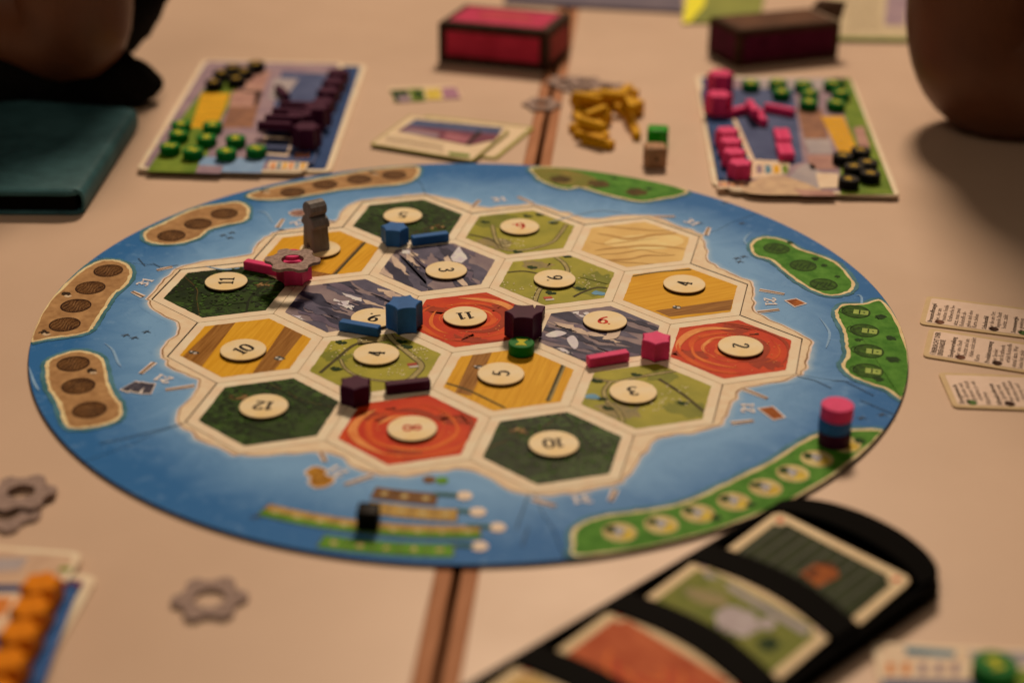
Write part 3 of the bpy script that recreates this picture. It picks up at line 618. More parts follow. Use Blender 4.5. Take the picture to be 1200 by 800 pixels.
        for m_, cnt_, L0, W0, lv in ((T_ore3, 6, 24, 9, 1), (T_ore2, 7, 24, 6.5, 2), (T_ore4, 4, 20, 4.4, 3), (T_ore6, 5, 17, 3.4, 4), (T_ore2, 4, 12, 2.6, 4.6), (T_ore5, 4, 8, 2.6, 5.2), (T_ore3, 4, 10, 1.8, 6)):
            polys = []
            for k_ in range(cnt_):
                c = (cx + r_.uniform(-34, 34), cy + r_.uniform(-36, 36)); polys.append(facet(c, L0 * r_.uniform(.6, 1.3), W0 * r_.uniform(.6, 1.3), 0))
            for pi_, p_ in enumerate(polys): D([p_], lv + pi_ * .045, 'printed_rock_facet', m_)
        if ti == 10:
            for pl, m_ in (([(700, 384), (718, 380), (728, 386), (722, 397), (706, 398), (712, 391)], T_ore4), ([(639, 393), (652, 388), (664, 391), (650, 396)], T_ore5), ([(664, 398), (672, 394), (678, 402), (673, 410)], T_ore5)): D([jitter(smooth(pp(pl), True, 4), .15, 1)], 8, 'printed_rock_facet', m_)
        if ti == 4:
            for pl, m_ in (([(528, 302), (538, 289), (548, 304), (541, 309), (531, 307)], T_ore5), ([(520, 303), (525, 300), (531, 311), (524, 313)], T_ore4)): D([jitter(pp(pl), .2, 4)], 8, 'printed_rock_facet', m_)
    else:
        decal([HA], Z, 'printed_sand', T_des, root); r_ = np.random.default_rng(5)
        D([jitter(smooth(pp([(708, 284), (740, 276), (790, 276), (800, 285), (770, 292), (725, 290)]), True, 5), .2, 1)], 1, 'printed_dune', T_des3)
        for y0_, wd in ((268, 2.2), (276, 4), (283, 1.2), (291, 3.2), (297, 1.4), (302, 2.4), (306, 1.6)):
            x0_ = r_.uniform(675, 700); x1_ = r_.uniform(770, 812); p = smooth(pp([(x0_ + (x1_ - x0_) * t, y0_ + 3 * math.sin(t * 5 + y0_) + r_.normal(0, .7)) for t in np.linspace(0, 1, 7)]), False, 5)
            D(ribbon(p, [max(.2, wd * math.sin(math.pi * (i + .5) / len(p)) ** .6) for i in range(len(p))]), 2, 'printed_dune_line', T_des2)
# thin dark joints between tiles show where two cards meet
# ------------------------------------------------------------------ number tokens
def make_tok_mat():
    m, nt, bs = nodes('token_cream')
    f = ramp(nt, noise(nt, 45, 3), .3, .7); c = mixrgb(nt, alb((209, 170, 126)), alb((207, 159, 98)), f)
    nt.links.new(c, bs.inputs['Base Color']); bs.inputs['Roughness'].default_value = .45; bs.inputs['Specular IOR Level'].default_value = .12; return m
M_tok = make_tok_mat(); TR = 13.3
tok_me = MB().prism(circ(0, 0, TR, 48), .3, 2.1, .25).data('token_disc', M_tok, smooth=40)
tok_rim = MB().loft([[(x, y, .28) for x, y in circ(0, 0, TR + .06, 48)], [(x, y, 1.55) for x, y in circ(0, 0, TR + .06, 48)]], False, False).data('token_rim', mat('token_edge', (64, 40, 24), (44, 28, 18)), smooth=40)
for ti, t in enumerate(TOKPX):
    if t is None: continue
    q = P(t[0], t[1], ZT + 2.1); num = NUMS[ti]; kind = TILES[ti][2]
    root = empty('number_token', (q[0], q[1], ZT)); tdisc = child('disc', tok_me, root); child('rim', tok_rim, tdisc)
    if num:
        red = num in ('6', '8'); tx = num + ('.' if num in ('6', '9') else '')
        mb = MB()
        for p in glyphs(tx, q[0], q[1], dirpx(t[0], t[1], *TDIR[ti]), 9.2, 1.38): mb.poly(ccw(p), ZT + 2.16)
        mb.build('printed_number', M_inkred if red else M_ink, tdisc, (q[0], q[1], ZT))
    tag(root, f'cream round token with {"red" if num in ("6", "8") else "black"} number {WORD[num]} on the {NAMES[kind]} tile' if num else 'cream round token under the grey wooden pawn', 'token', 'round number tokens on the tiles')

# ------------------------------------------------------------------ wooden playing pieces
def paint(name, c, c2=None): return mat(name, c, c2 or tuple(v * .88 for v in c), rough=.42, scale=90, spec=.4, bumpd=.00004, bscale=700)
PINK = paint('wood_pink', (212, 56, 88)); BLUE = paint('wood_blue', (50, 86, 122)); PURP = paint('wood_dark_purple', (66, 28, 42)); YELL = paint('wood_yellow', (196, 130, 18)); ORAN = paint('wood_orange', (206, 108, 16))
GREEN = paint('wood_green', (20, 92, 34)); BLK = paint('wood_black', (24, 19, 15)); GREY = mat('wood_grey', (116, 101, 88), (96, 82, 70), rough=.45, scale=60, stretch=(6, 6, .6), spec=.4, bumpd=.00005)
def star(ro, ri, n=6, conc=.5, k=5, rot=0):
    out = []
    for i in range(n):
        a0_, a1_ = rot + 2 * math.pi * i / n, rot + 2 * math.pi * (i + 1) / n; p0 = np.array([ro * math.cos(a0_), ro * math.sin(a0_)]); p1 = np.array([ro * math.cos(a1_), ro * math.sin(a1_)]); am = (a0_ + a1_) / 2; m = np.array([ri * math.cos(am), ri * math.sin(am)]) * 2 - (p0 + p1) / 2
        for t in np.arange(k) / k: out.append(tuple((1 - t) ** 2 * p0 + 2 * t * (1 - t) * m + t * t * p1))
    return out
def gear_city(ro=10.4):
    # six blunt teeth with hollow flanks
    out = []
    for i in range(6):
        a = 2 * math.pi * i / 6
        for da, rr_ in ((-.20, 1.0), (.20, 1.0), (.34, .90), (.5236, .85), (.70, .90)): out.append((ro * rr_ * math.cos(a + da), ro * rr_ * math.sin(a + da)))
    return out
SETTLE = MB().prism(star(9.4, 7.35, 6, k=4), 0, 11.5, .55); CITY = MB().prism(star(11.2, 8.3, 6, k=5), 0, 16.5, .45); ROAD = MB().prism(rrect(-12.6, -2.9, 12.6, 2.9, .5, 2), 0, 5.8, .5)
WM = {}
def piece(kind, px, colr, cname, mt, label, group=None, z=ZT, rz=None, dpx=None, zpx=None, scale=None):
    mb = {'wooden_bar': ROAD, 'settlement_piece': SETTLE, 'city_piece': CITY}[kind]
    key = (kind, mt.name)
    if key not in WM: WM[key] = mb.data(kind, mt, smooth=35)
    q = P(px[0], px[1], z if zpx is None else zpx); o = bpy.data.objects.new(kind, WM[key]); col.objects.link(o); o.location = (q[0] * S, q[1] * S, (z + .08) * S)
    if dpx: d = dirpx(px[0], px[1], *dpx, z=z); rz = math.atan2(d[1], d[0])
    o.rotation_euler = (0, 0, rz or 0); tag(o, label, 'game piece', group); return o
R6 = math.pi / 6
ZA = ZT + .5
piece('settlement_piece', (463, 284), 0, 0, BLUE, 'low blue settlement block between the forest five and mountain three tiles', z=ZA, rz=.1)
piece('wooden_bar', (504, 284), 0, 0, BLUE, 'blue road bar beside the forest five tile', z=ZA, dpx=(1, -.13))
piece('city_piece', (474, 383), 0, 0, BLUE, 'tall blue cogged city block beside the red eleven tile', z=ZA, rz=.45)
piece('wooden_bar', (422, 389), 0, 0, BLUE, 'blue road bar lying in front of the mountain nine token', z=ZA, dpx=(1, .17))
piece('city_piece', (613, 394), 0, 0, PURP, 'tall dark purple cogged city block behind a green disc', z=ZA, rz=.2)
piece('wooden_bar', (629, 378), 0, 0, PURP, 'dark purple road bar behind the tall dark purple city', z=ZA, dpx=(.42, -1))
pcity = piece('city_piece', (345, 328), 0, 0, PINK, 'tall pink city block carrying a grey gear', z=ZA, rz=.3)
piece('wooden_bar', (308, 318), 0, 0, PINK, 'pink road bar touching the pink city under the gear', z=ZA, dpx=(1, .2))
piece('wooden_bar', (712, 425), 0, 0, PINK, 'pink road bar below the mountain six tile', z=ZA, dpx=(1, -.17))
piece('settlement_piece', (768, 416), 0, 0, PINK, 'low pink settlement block beside the red two tile', z=ZA, rz=.62)
piece('settlement_piece', (417, 469), 0, 0, PURP, 'low dark purple settlement block between forest twelve and pasture four tiles', z=ZA, rz=.75)
piece('wooden_bar', (478, 457), 0, 0, PURP, 'dark purple road bar above the red eight tile', z=ZA, dpx=(1, -.11))
MB().prism(circ(-.6, .6, 6.5, 32), 16.3, 18.3, .3).build('knob', PINK, pcity, smooth=40)
# grey gears
def gear_mb(ro=17.6, rh=7.0, th=2.0):
    n = 84; out = []; inn = []
    for i in range(n):
        a = 2 * math.pi * i / n; s_ = math.tanh(2.0 * math.cos(6 * a)) ; r = ro - 1.9 + 1.9 * s_; out.append((r * math.cos(a), r * math.sin(a))); inn.append((rh * math.cos(a), rh * math.sin(a)))
    oi = offset(out, -.25); b = MB(); V = []
    for ring, z in ((inn, th), (oi, th), (out, th - .25), (out, .15), (oi, 0), (inn, 0)): V += [(x, y, z) for x, y in ring]
    F = []
    for k_ in range(6):
        for i in range(n): j = (i + 1) % n; k2 = (k_ + 1) % 6; F.append((k_ * n + i, k2 * n + i, k2 * n + j, k_ * n + j)[::1])
    return b.mesh(V, F)
M_gear = mat('gear_card_grey', (146, 112, 92), (118, 90, 74), rough=.6, scale=420, lo=.4, hi=.62, bumpd=.00004)
gear_me = gear_mb().data('grey_gear', M_gear, smooth=30)
def gear(px, z, label, rz=0, tilt=0, grp=None, s=1):
    q = P(px[0], px[1], z); o = bpy.data.objects.new('grey_gear', gear_me); col.objects.link(o); o.location = (q[0] * S, q[1] * S, z * S); o.rotation_euler = (tilt, 0, rz); o.scale = (s, s, 1); tag(o, label, 'gear token', grp)
gear((343, 307), ZA + 16.7, 'grey gear token lying on top of the pink city', .2)
gear((246, 704), 0.05, 'single grey gear token lying alone on the bare table', .35)
gear((7, 604), 0.05, 'lower of two stacked grey gears beside the board', .1); gear((25, 580), 2.2, 'upper of two stacked grey gears beside the board', .4)
gear((635, 124), 0.05, 'grey gear token lying across the brown table joint behind the board', .2, s=.92)
gear((676, 104), 0.05, 'flat grey gear at the bottom of the heap by the yellow pieces', .6, s=.92); gear((686, 99), 2.2, 'grey gear on top of the heap by the yellow pieces', .1, s=.92); gear((662, 98), 0.05, 'grey gear at the edge of the heap nearest the red box', .3, s=.92); gear((712, 105), 2.4, 'grey gear leaning against the yellow pieces', .9, tilt=-.05, s=.92)
# pawn: a flat figure cut from thick wood
prof = [(-7.4, 0), (-2.2, 0), (-1.8, 3.2), (0, 5.2), (1.8, 3.2), (2.2, 0), (7.4, 0), (6.6, 8), (5.6, 16.5), (8.2, 17.2), (8.4, 19.5), (6.4, 23.2), (3.6, 24.6), (3.4, 25.2), (5.0, 26.6), (5.9, 29.2), (5.2, 32.2), (3.0, 34.4), (0, 35.2), (-3.0, 34.4), (-5.2, 32.2), (-5.9, 29.2), (-5.0, 26.6), (-3.4, 25.2), (-3.6, 24.6), (-6.4, 23.2), (-8.4, 19.5), (-8.2, 17.2), (-5.6, 16.5), (-6.6, 8)]
T_ = 6.2; pr_ = MB(); c_ = .6; po = ccw(prof); pi2 = offset(po, -c_)
pr_.loft([[(x, -T_, z * .95) for x, z in pi2], [(x, -T_ + c_, z * .95) for x, z in po], [(x, T_ - c_, z * .95) for x, z in po], [(x, T_, z * .95) for x, z in pi2]])
rb = bpy.data.objects.new('wooden_pawn', pr_.data('wooden_pawn', GREY, smooth=25)); col.objects.link(rb); q = P(371, 290, ZT + 2.2)
rb.location = (q[0] * S, q[1] * S, (ZT + 2.25) * S); rb.rotation_euler = (0, 0, -.74); tag(rb, 'grey wooden figure pawn standing on a golden field tile', 'pawn')
# round discs with a yellow mark
def disc_meshes(mt, r=7.6, h=6.6): return MB().prism(circ(0, 0, r, 40), 0, h, .45).data('disc', mt, smooth=40)
DG, DB = disc_meshes(GREEN), disc_meshes(BLK)
hg = MB(); hg.poly([(-3.6, -3.9), (3.6, -3.9), (1.2, 0), (3.6, 3.9), (-3.6, 3.9), (-1.2, 0)], 6.68)
hour = hg.data('yellow_mark', mat('mark_yellow', (178, 160, 44), (156, 134, 34)))
hg2 = MB(); hg2.poly([(-4.2, -2), (-1, -1), (0, -4), (1.6, -.6), (4.4, -1), (2, 1.4), (2.4, 4), (-.4, 2.2), (-3.4, 3.4), (-2.4, .8)], 6.68); bolt = hg2.data('yellow_mark', mat('mark_gold', (170, 126, 36), (142, 100, 28)))
def disc(px, z, base, mark, label, grp=None, rz=None):
    q = P(px[0], px[1], z + 6); o = empty('marker_disc', (q[0], q[1], z + .1), rng.uniform(0, 3) if rz is None else rz); dd = child('disc', base, o); child('yellow_mark', mark, dd); tag(o, label, 'disc', grp); return o
disc((611, 402), ZA, DG, hour, 'green round disc with yellow mark in front of the dark purple city', rz=.15)
for k_, (mt, nm) in enumerate(((PURP, 'dark purple disc at the bottom of the stack on the green shore'), (BLUE, 'blue disc in the middle of the stack on the green shore'), (PINK, 'pink disc on top of the stack on the green shore'))):
    q = P(976, 517, 3); o = MB().prism(circ(0, 0, 8.6, 40), 0, 7.6, .4).build('round_disc', mt, smooth=40); o.location = ((q[0] + (.5, 0, .4)[k_]) * S, (q[1] + (0, .3, 0)[k_]) * S, (ZT + .7 + 7.7 * k_) * S); tag(o, nm, 'disc', 'stacked discs')
def rcube(s, r=1.4):
    import bmesh
    bm = bmesh.new(); bmesh.ops.create_cube(bm, size=s * S); bmesh.ops.translate(bm, verts=bm.verts, vec=(0, 0, s * S / 2))
    bmesh.ops.bevel(bm, geom=bm.edges[:], offset=r * S, segments=3, profile=.5, affect='EDGES'); me = bpy.data.meshes.new('cube'); bm.to_mesh(me); bm.free()
    for p in me.polygons: p.use_smooth = True
    me.set_sharp_from_angle(angle=math.radians(50)); return me
me = rcube(10.5, .9); me.materials.append(mat('wood_jet_black', (12, 11, 11), (9, 8, 8), rough=.45)); o = bpy.data.objects.new('black_cube', me); col.objects.link(o); q = P(432, 617, ZT); o.location = (q[0] * S, q[1] * S, (ZT + .6) * S); o.rotation_euler = (0, 0, .15); tag(o, 'small black wooden cube on the printed progress track', 'cube')
# dice
def die(px, s, mt, pipm, label, rz, front):
    q = P(px[0], px[1], 0); o = empty('game_die', (q[0], q[1], .05), rz); me = rcube(s, 2.2); me.materials.append(mt); dbody = child('die_body', me, o)
    lay = {1: [(0, 0)], 3: [(-1, -1), (0, 0), (1, 1)], 5: [(-1, -1), (1, 1), (0, 0), (-1, 1), (1, -1)], 2: [(-1, -1), (1, 1)]}
    for face, nn_ in (('f', front), ('t', 2), ('r', 3), ('l', 5)):
        for a_, b_ in lay[nn_]:
            a_ *= s * .25; b_ *= s * .25; c = circ(a_, b_, s * .075, 14); h = s / 2 + .05
            V = {'f': [(x, -h, y + s / 2) for x, y in c], 't': [(x, y, s + .05) for x, y in c], 'r': [(h, x, y + s / 2) for x, y in c], 'l': [(-h, -x, y + s / 2) for x, y in c]}[face]
            child('pip', MB().mesh(V, [tuple(range(14))]).data('pip', pipm), dbody)
    tag(o, label, 'die', 'dice behind the board')
die((767, 194), 16, mat('die_wood', (164, 114, 78), (140, 94, 62), rough=.5, scale=60), M_ink, 'brown wooden die with dark pips in front of the green die', .30, 1)
die((770, 173), 16, mat('die_green', (38, 122, 26), (30, 106, 22), rough=.4), mat('die_pip_pale', (90, 140, 60), (80, 128, 52)), 'bright green die behind the brown wooden die', .12, 2)

# ------------------------------------------------------------------ player mats, each a pair of boards one on the other
def card_slab(name, quad, z0, th, r, label, cat, group=None, edge=None, top=None):
    c = np.mean(np.array(quad), axis=0); org = (c[0], c[1], z0); root = empty(name, org)
    MB().prism(rounded(quad, r), z0 + .05, z0 + th, .2).build('board_body', edge or M_cream, root, org)
    if label: tag(root, label, cat, group)
    return root, org
def rectfrom(o, ux, w_, h_):
    o = np.array(o, float); ux = np.array(ux, float) / np.linalg.norm(ux); uy = np.array([-ux[1], ux[0]]); return [tuple(o), tuple(o + ux * w_), tuple(o + ux * w_ + uy * h_), tuple(o + uy * h_)]
def panel(root, org, quad_px, z, lv, name, m, r=0, jit=0):
    q = pp(quad_px, z); q = rounded(q, r) if r else q
    if jit: q = jitter(smooth(q, True, 5), jit, 1)
    MB().poly(ccw(q), z + .06 * (lv + 1)).build(name, m, root, org)
A_blue = mat('mat_blue', (78, 78, 94), (60, 62, 80), scale=40); A_deep = mat('mat_deep_blue', (48, 64, 90), (38, 52, 76), scale=40); A_lil = mat('mat_lilac', (146, 112, 104), (122, 92, 92), scale=50)
A_pink = mat('mat_rose', (168, 118, 94), (142, 94, 78), scale=60); A_brown = mat('mat_brick', (140, 90, 62), (112, 72, 54), scale=90); A_green = mat('mat_green', (112, 116, 38), (78, 92, 30), scale=45); A_grey = mat('mat_grey', (158, 132, 116), (140, 118, 108), scale=50)
A_yel = mat('mat_yellow', (200, 136, 30), (188, 124, 26), scale=120); A_cream = mat('mat_cream', (206, 166, 128), (194, 152, 114)); A_teal = mat('mat_teal', (90, 112, 112), (70, 94, 98)); A_orange = mat('mat_orange', (196, 110, 48), (176, 92, 40)); A_red = mat('mat_red', (150, 44, 36), (128, 36, 30)); A_sky = mat('mat_sky', (120, 132, 142), (104, 118, 132))
TH = 2.2
def player_mat(name, o1, ux, off, labu, labt):
    q = rectfrom(np.array(o1) + off, ux, 122, 252); ru, ou = card_slab('player_board', q, 0, TH, 7, labu, 'game board', 'pairs of player boards')
    MB().poly(ccw(rounded(offset(q, -4.5), 4)), TH + .06).build('printed_field', A_deep, ru, ou)
    q = rectfrom(o1, ux, 122, 258); rt, ot = card_slab('player_board', q, TH + .05, TH, 7, labt, 'game board', 'pairs of player boards'); return rt, ot, q
# right pair
rt, ot, q = player_mat('r', (129, 241), (122, 22), np.array([-13., 13.]), 'lower board of the pair holding pink pieces', 'upper board of the pair holding pink pieces')
ZM = 2 * TH + .1
MB().poly(ccw(rounded(offset(q, -4), 4)), ZM + .06).build('printed_field', A_lil, rt, ot)
pn = lambda *a, **k_: panel(rt, ot, a[0], ZM, a[1], a[2], a[3], **k_)
pn([(822, 104), (930, 104), (941, 190), (850, 216)], 1, 'printed_panel', A_blue); pn([(821, 107), (856, 106), (879, 190), (842, 212)], 2, 'printed_panel', A_deep)
pn([(858, 140), (863, 140), (884, 187), (878, 188)], 3, 'printed_divider', A_cream); pn([(838, 213), (876, 213), (878, 221), (842, 221)], 3, 'printed_strip', A_cream)
for i in range(7): pn([(842 + 5 * i, 214), (845 + 5 * i, 214), (846 + 5 * i, 219), (843 + 5 * i, 219)], 4, 'printed_mark', (A_red, A_orange)[i % 2])
pn([(880, 187), (926, 190), (923, 204), (879, 210)], 3, 'printed_card', A_cream, r=2)
for i, m_ in enumerate((A_lil, A_teal, A_yel, A_green)): pn([(886 + 10 * i, 194), (893 + 10 * i, 194), (894 + 10 * i, 203), (887 + 10 * i, 204)], 4, 'printed_mark', m_)
pn([(934, 128), (963, 128), (974, 178), (946, 178)], 2, 'printed_panel', A_brown); pn([(942, 163), (972, 163), (976, 180), (948, 180)], 3, 'printed_panel', A_grey); pn([(945, 182), (978, 182), (981, 199), (950, 199)], 3, 'printed_panel', A_pink)
pn([(920, 212), (938, 196), (955, 194), (962, 222), (905, 226)], 3, 'printed_hill', A_grey, jit=.4); pn([(956, 203), (982, 204), (985, 220), (960, 221)], 4, 'printed_square', A_cream); pn([(872, 217), (912, 206), (960, 222), (955, 229), (880, 227)], 4, 'printed_hill', mat('mat_tan', (190, 146, 104), (168, 126, 92)), jit=.4)
pn([(930, 222), (975, 224), (980, 230), (940, 230)], 5, 'printed_strip', A_pink)
pn([(975, 92), (996, 92), (1048, 228), (985, 228), (984, 184), (1005, 180)], 1, 'printed_field_strip', A_green); pn([(870, 92), (988, 92), (992, 104), (872, 104)], 1, 'printed_field_strip', A_grey); pn([(1000, 150), (1012, 148), (1020, 172), (1008, 178)], 2, 'printed_mark', A_pink)
for i in range(6): pn([(962.5 + 6.4 * i * .55 + .0, 137 + 7.1 * i), (988.5 + 3.0 * i, 137 + 7.1 * i), (991 + 3.0 * i, 143.4 + 7.1 * i), (965 + 3.5 * i, 143.4 + 7.1 * i)], 3, 'printed_yellow_cell', A_yel)
# left pair
lt, olt, q = player_mat('l', (-295, 173), (120, 24), np.array([13., -2.]) + [4, 14], 'lower board of the pair holding dark purple pieces', 'upper board of the pair holding dark purple pieces')
MB().poly(ccw(rounded(offset(q, -4), 4)), ZM + .06).build('printed_field', A_lil, lt, olt)
pn = lambda *a, **k_: panel(lt, olt, a[0], ZM, a[1], a[2], a[3], **k_)
pn([(255, 84), (284, 84), (276, 110), (254, 150), (236, 203), (172, 201), (215, 135)], 1, 'printed_field_strip', A_green)
for i in range(6): pn([(236 - 2.1 * i, 110 + 6.8 * i), (270 - 2.8 * i, 110 + 6.8 * i), (267.6 - 2.8 * i, 116 + 6.8 * i), (234.2 - 2.1 * i, 116 + 6.8 * i)], 3, 'printed_yellow_cell', A_yel)
pn([(276, 106), (308, 107), (296, 150), (260, 150)], 2, 'printed_panel', A_brown); pn([(290, 84), (318, 84), (300, 124), (282, 122)], 2, 'printed_panel', A_pink); pn([(272, 108), (300, 109), (297, 126), (268, 125)], 3, 'printed_panel', A_pink)
pn([(330, 84), (402, 88), (368, 192), (305, 190)], 1, 'printed_panel', A_blue); pn([(310, 160), (343, 162), (338, 184), (304, 181)], 3, 'printed_card', A_cream, r=2); pn([(313, 162), (341, 164), (336, 181), (308, 179)], 4, 'printed_card_face', A_blue)
pn([(386, 90), (400, 92), (366, 190), (352, 188)], 2, 'printed_panel', A_deep); pn([(236, 184), (312, 186), (306, 203), (230, 201)], 2, 'printed_panel', A_sky); pn([(232, 194), (262, 195), (258, 204), (229, 203)], 3, 'printed_panel', A_lil); pn([(316, 189), (362, 191), (358, 200), (313, 198)], 3, 'printed_strip', A_cream)
for i in range(6): pn([(319 + 7 * i, 191), (323 + 7 * i, 191), (321 + 7 * i, 198), (317 + 7 * i, 198)], 4, 'printed_mark', (A_orange, A_teal, A_yel)[i % 3])
for i in range(3): pn([(347 + 6 * i, 180), (351 + 6 * i, 180), (350 + 6 * i, 185), (346 + 6 * i, 185)], 4, 'printed_mark', A_orange)
pn([(322, 92), (350, 93), (332, 118), (314, 116)], 2, 'printed_panel', A_grey)
# discs on the boards
for x, y in ((212, 145), (209, 156), (199, 171), (226, 176), (249, 146), (242, 161), (276, 162), (265, 177), (300, 174)): disc((x, y), ZM + .3, DG, hour, 'green disc with yellow mark on the board pair holding dark purple pieces', 'green discs on the board beside the dark purple pieces')
for x, y in ((251, 96), (260, 85), (273, 79), (277, 92), (286, 83), (300, 75)): disc((x, y), ZM + .3, DB, bolt, 'black disc with gold mark on the board pair holding dark purple pieces', 'black discs on the board beside the dark purple pieces')
for x, y, lv in ((880, 97, 0), (912, 96, 0), (916, 107, 0), (942, 98, 0), (949, 108, 0), (948, 119, 0), (976, 97, 0), (986, 108, 0), (980, 120, 0)): disc((x, y), ZM + .3, DG, hour, 'green disc with yellow mark on the board pair holding pink pieces', 'green discs on the board beside the pink pieces')
for x, y in ((988, 182), (1009, 176), (1001, 195), (1017, 190), (1020, 203), (995, 210)): disc((x, y), ZM + .3, DB, bolt, 'black disc with gold mark on the board pair holding pink pieces', 'black discs on the board beside the pink pieces')
# pieces on the boards
ZP = ZM + .45
def pl(kind, px, mt, label, grp, lift=0, **k_): return piece(kind, px, 0, 0, mt, label, grp, z=ZP + lift, **k_)
g_ = 'pink city blocks on the board'
for x, y in ((843, 108), (841, 133)): pl('city_piece', (x, y), PINK, 'pink cogged city block waiting on the board pair', g_, rz=.2)
for x, y in ((851, 169), (855, 181), (859, 194), (866, 207)): pl('settlement_piece', (x, y), PINK, 'low pink settlement block in the row on the board pair', 'pink settlement blocks in a row on the board', rz=.4)
for x, y, d, lf in ((866, 134, (1, -.25), 0), (885, 134, (1, .8), 0), (889, 142, (1, .9), .0), (913, 133, (1, .2), 0), (881, 131, (.6, 1), 6), (912, 165, (.3, 1), 0), (921, 165, (.3, 1), 0), (915, 182, (.35, 1), 0), (924, 182, (.35, 1), 0)): pl('wooden_bar', (x, y), PINK, 'pink road bar lying loose on the board pair', 'pink road bars on the board', lift=lf, dpx=d)
g_ = 'dark purple road bars stacked on the board'
for lv in range(3):
    for k_ in range(4 if lv < 2 else 3): pl('wooden_bar', (322 + 8.2 * k_ - 2.5 * k_ * 0, 152 - 8.0 * k_), PURP, 'dark purple road bar in the stack on the board pair', g_, lift=5.9 * lv, dpx=(1, .04)) if k_ < 4 else 0
pl('wooden_bar', (331, 113), PURP, 'dark purple road bar lying diagonally behind the stacked bars', None, dpx=(1, 1.0))
for x, y in ((360, 172), (372, 148)): pl('city_piece', (x, y), PURP, 'dark purple cogged city block on the board pair', 'dark purple city blocks on the board', rz=.3)
for x, y in ((379, 134), (385, 121), (391, 110), (397, 99)): pl('settlement_piece', (x, y), PURP, 'low dark purple settlement block in the row on the board pair', 'dark purple settlement blocks in a row', rz=.5)
pl('city_piece', (352, 156), PURP, 'dark purple cogged city block beside the stacked dark purple bars', None, rz=.9)
# near left pair with orange pieces
ux = np.array([122, 14.]); 
q0 = rectfrom(np.array([-102, -303.]) - (ux / np.linalg.norm(ux)) * 122 - np.array([-14, 122.]) / np.linalg.norm([14, 122.]) * 252, ux, 122, 252)
ru, ou = card_slab('player_board', q0, 0, TH, 6, 'lower board of the pair holding orange blocks', 'game board', 'pairs of player boards'); MB().poly(ccw(rounded(offset(q0, -4.5), 4)), TH + .06).build('printed_field', A_deep, ru, ou)
q1 = [(x - 13, y + 13) for x, y in q0]; r3, o3 = card_slab('player_board', q1, TH + .05, TH, 6, 'upper board of the pair holding orange blocks', 'game board', 'pairs of player boards')
MB().poly(ccw(rounded(offset(q1, -3.5), 4)), ZM + .06).build('printed_field', mat('mat_peach', (186, 142, 106), (172, 128, 96)), r3, o3)
pn = lambda *a, **k_: panel(r3, o3, a[0], ZM, a[1], a[2], a[3], **k_)
pn([(-40, 684), (92, 686), (40, 830), (-60, 830)], 1, 'printed_panel', A_deep); pn([(-60, 655), (34, 653), (22, 668), (-60, 672)], 1, 'printed_strip', A_grey); pn([(-20, 694), (26, 694), (6, 742), (-20, 742)], 2, 'printed_card', A_cream, r=1); pn([(-10, 700), (16, 700), (4, 722), (-12, 722)], 3, 'printed_mark', A_orange)
for x, y in ((76, 683), (91, 683)): q = P(x, y, ZM); MB().poly(circ(q[0], q[1], 1.6, 10), ZM + .2).build('printed_mark', A_red, r3, o3)
pn([(70, 664), (84, 664), (82, 669), (68, 669)], 2, 'printed_mark', A_green); pn([(80, 690), (90, 690), (50, 800), (38, 800)], 2, 'printed_strip', mat('mat_blue_mid', (56, 84, 118), (48, 74, 106)))
for x, y in ((51, 706), (39, 734), (26, 763), (11, 797), (-4, 834)): pl('settlement_piece', (x, y), ORAN, 'orange settlement block in the row on the board pair', 'orange settlement blocks in a row', rz=.55)
# near right board with a green disc
q2 = [tuple(P(1028, 768)[:2])]; ux = np.array([122, 20.]) / np.linalg.norm([122, 20.]); uy = np.array([-ux[1], ux[0]]); c0 = P(1020, 756)[:2]
q2 = [tuple(c0 - uy * 120), tuple(c0 + ux * 250 - uy * 120), tuple(c0 + ux * 250), tuple(c0)]
r4, o4 = card_slab('player_board', q2, 0, TH, 6, 'cream player board with a single green disc at its edge', 'game board')
MB().poly(ccw(rounded(offset(q2, -3), 4)), TH + .06).build('printed_field', A_cream, r4, o4); pn = lambda *a, **k_: panel(r4, o4, a[0], TH, a[1], a[2], a[3], **k_)
pn([(1060, 757), (1120, 762), (1118, 770), (1062, 767)], 1, 'printed_strip', A_teal); pn([(1134, 762), (1260, 764), (1262, 780), (1140, 778)], 1, 'printed_strip', A_grey); pn([(1034, 795), (1150, 797), (1150, 850), (1020, 850)], 1, 'printed_panel', A_blue); pn([(1186, 784), (1240, 784), (1240, 820), (1184, 812)], 1, 'printed_panel', A_green)
for i in range(5): pn([(1040 + 19 * i, 776), (1048 + 19 * i, 777), (1047 + 19 * i, 790), (1038 + 19 * i, 789)], 2, 'printed_mark', (A_orange, A_orange, A_lil, A_lil, A_lil)[i])
disc((1166, 781), TH + .3, disc_meshes(GREEN, 9.5, 8), hour, 'green disc with yellow mark on the cream board by the card holder', rz=.6).children[0].children[0].location.z = .0015
# ------------------------------------------------------------------ yellow pieces heap
g_ = 'yellow road bars in the heap behind the board'
for x, y, d, lf in ((686, 122, (1, .1), 0), (694, 116, (1, -.25), 0), (692, 120, (1, .35), 6), (703, 125, (1, .25), 0), (680, 133, (.3, 1), 0), (703, 143, (1, -.5), 0), (692, 152, (1, -.35), 0), (690, 164, (1, .2), 0), (706, 138, (.4, 1), 6), (727, 124, (1, -.3), 0), (737, 116, (.2, -1), 0), (726, 132, (1, .7), 0), (736, 140, (.6, 1), 0), (703, 170, (1, .3), 0), (742, 152, (.5, 1), 0), (678, 144, (.5, 1), 0), (684, 152, (1, -.2), 0), (708, 160, (.3, 1), 0), (744, 158, (.4, 1), 0), (700, 172, (1, .2), 0)):
    piece('wooden_bar', (x, y), 0, 0, YELL, 'yellow road bar in the loose heap behind the board', g_, z=lf + .1, dpx=d)
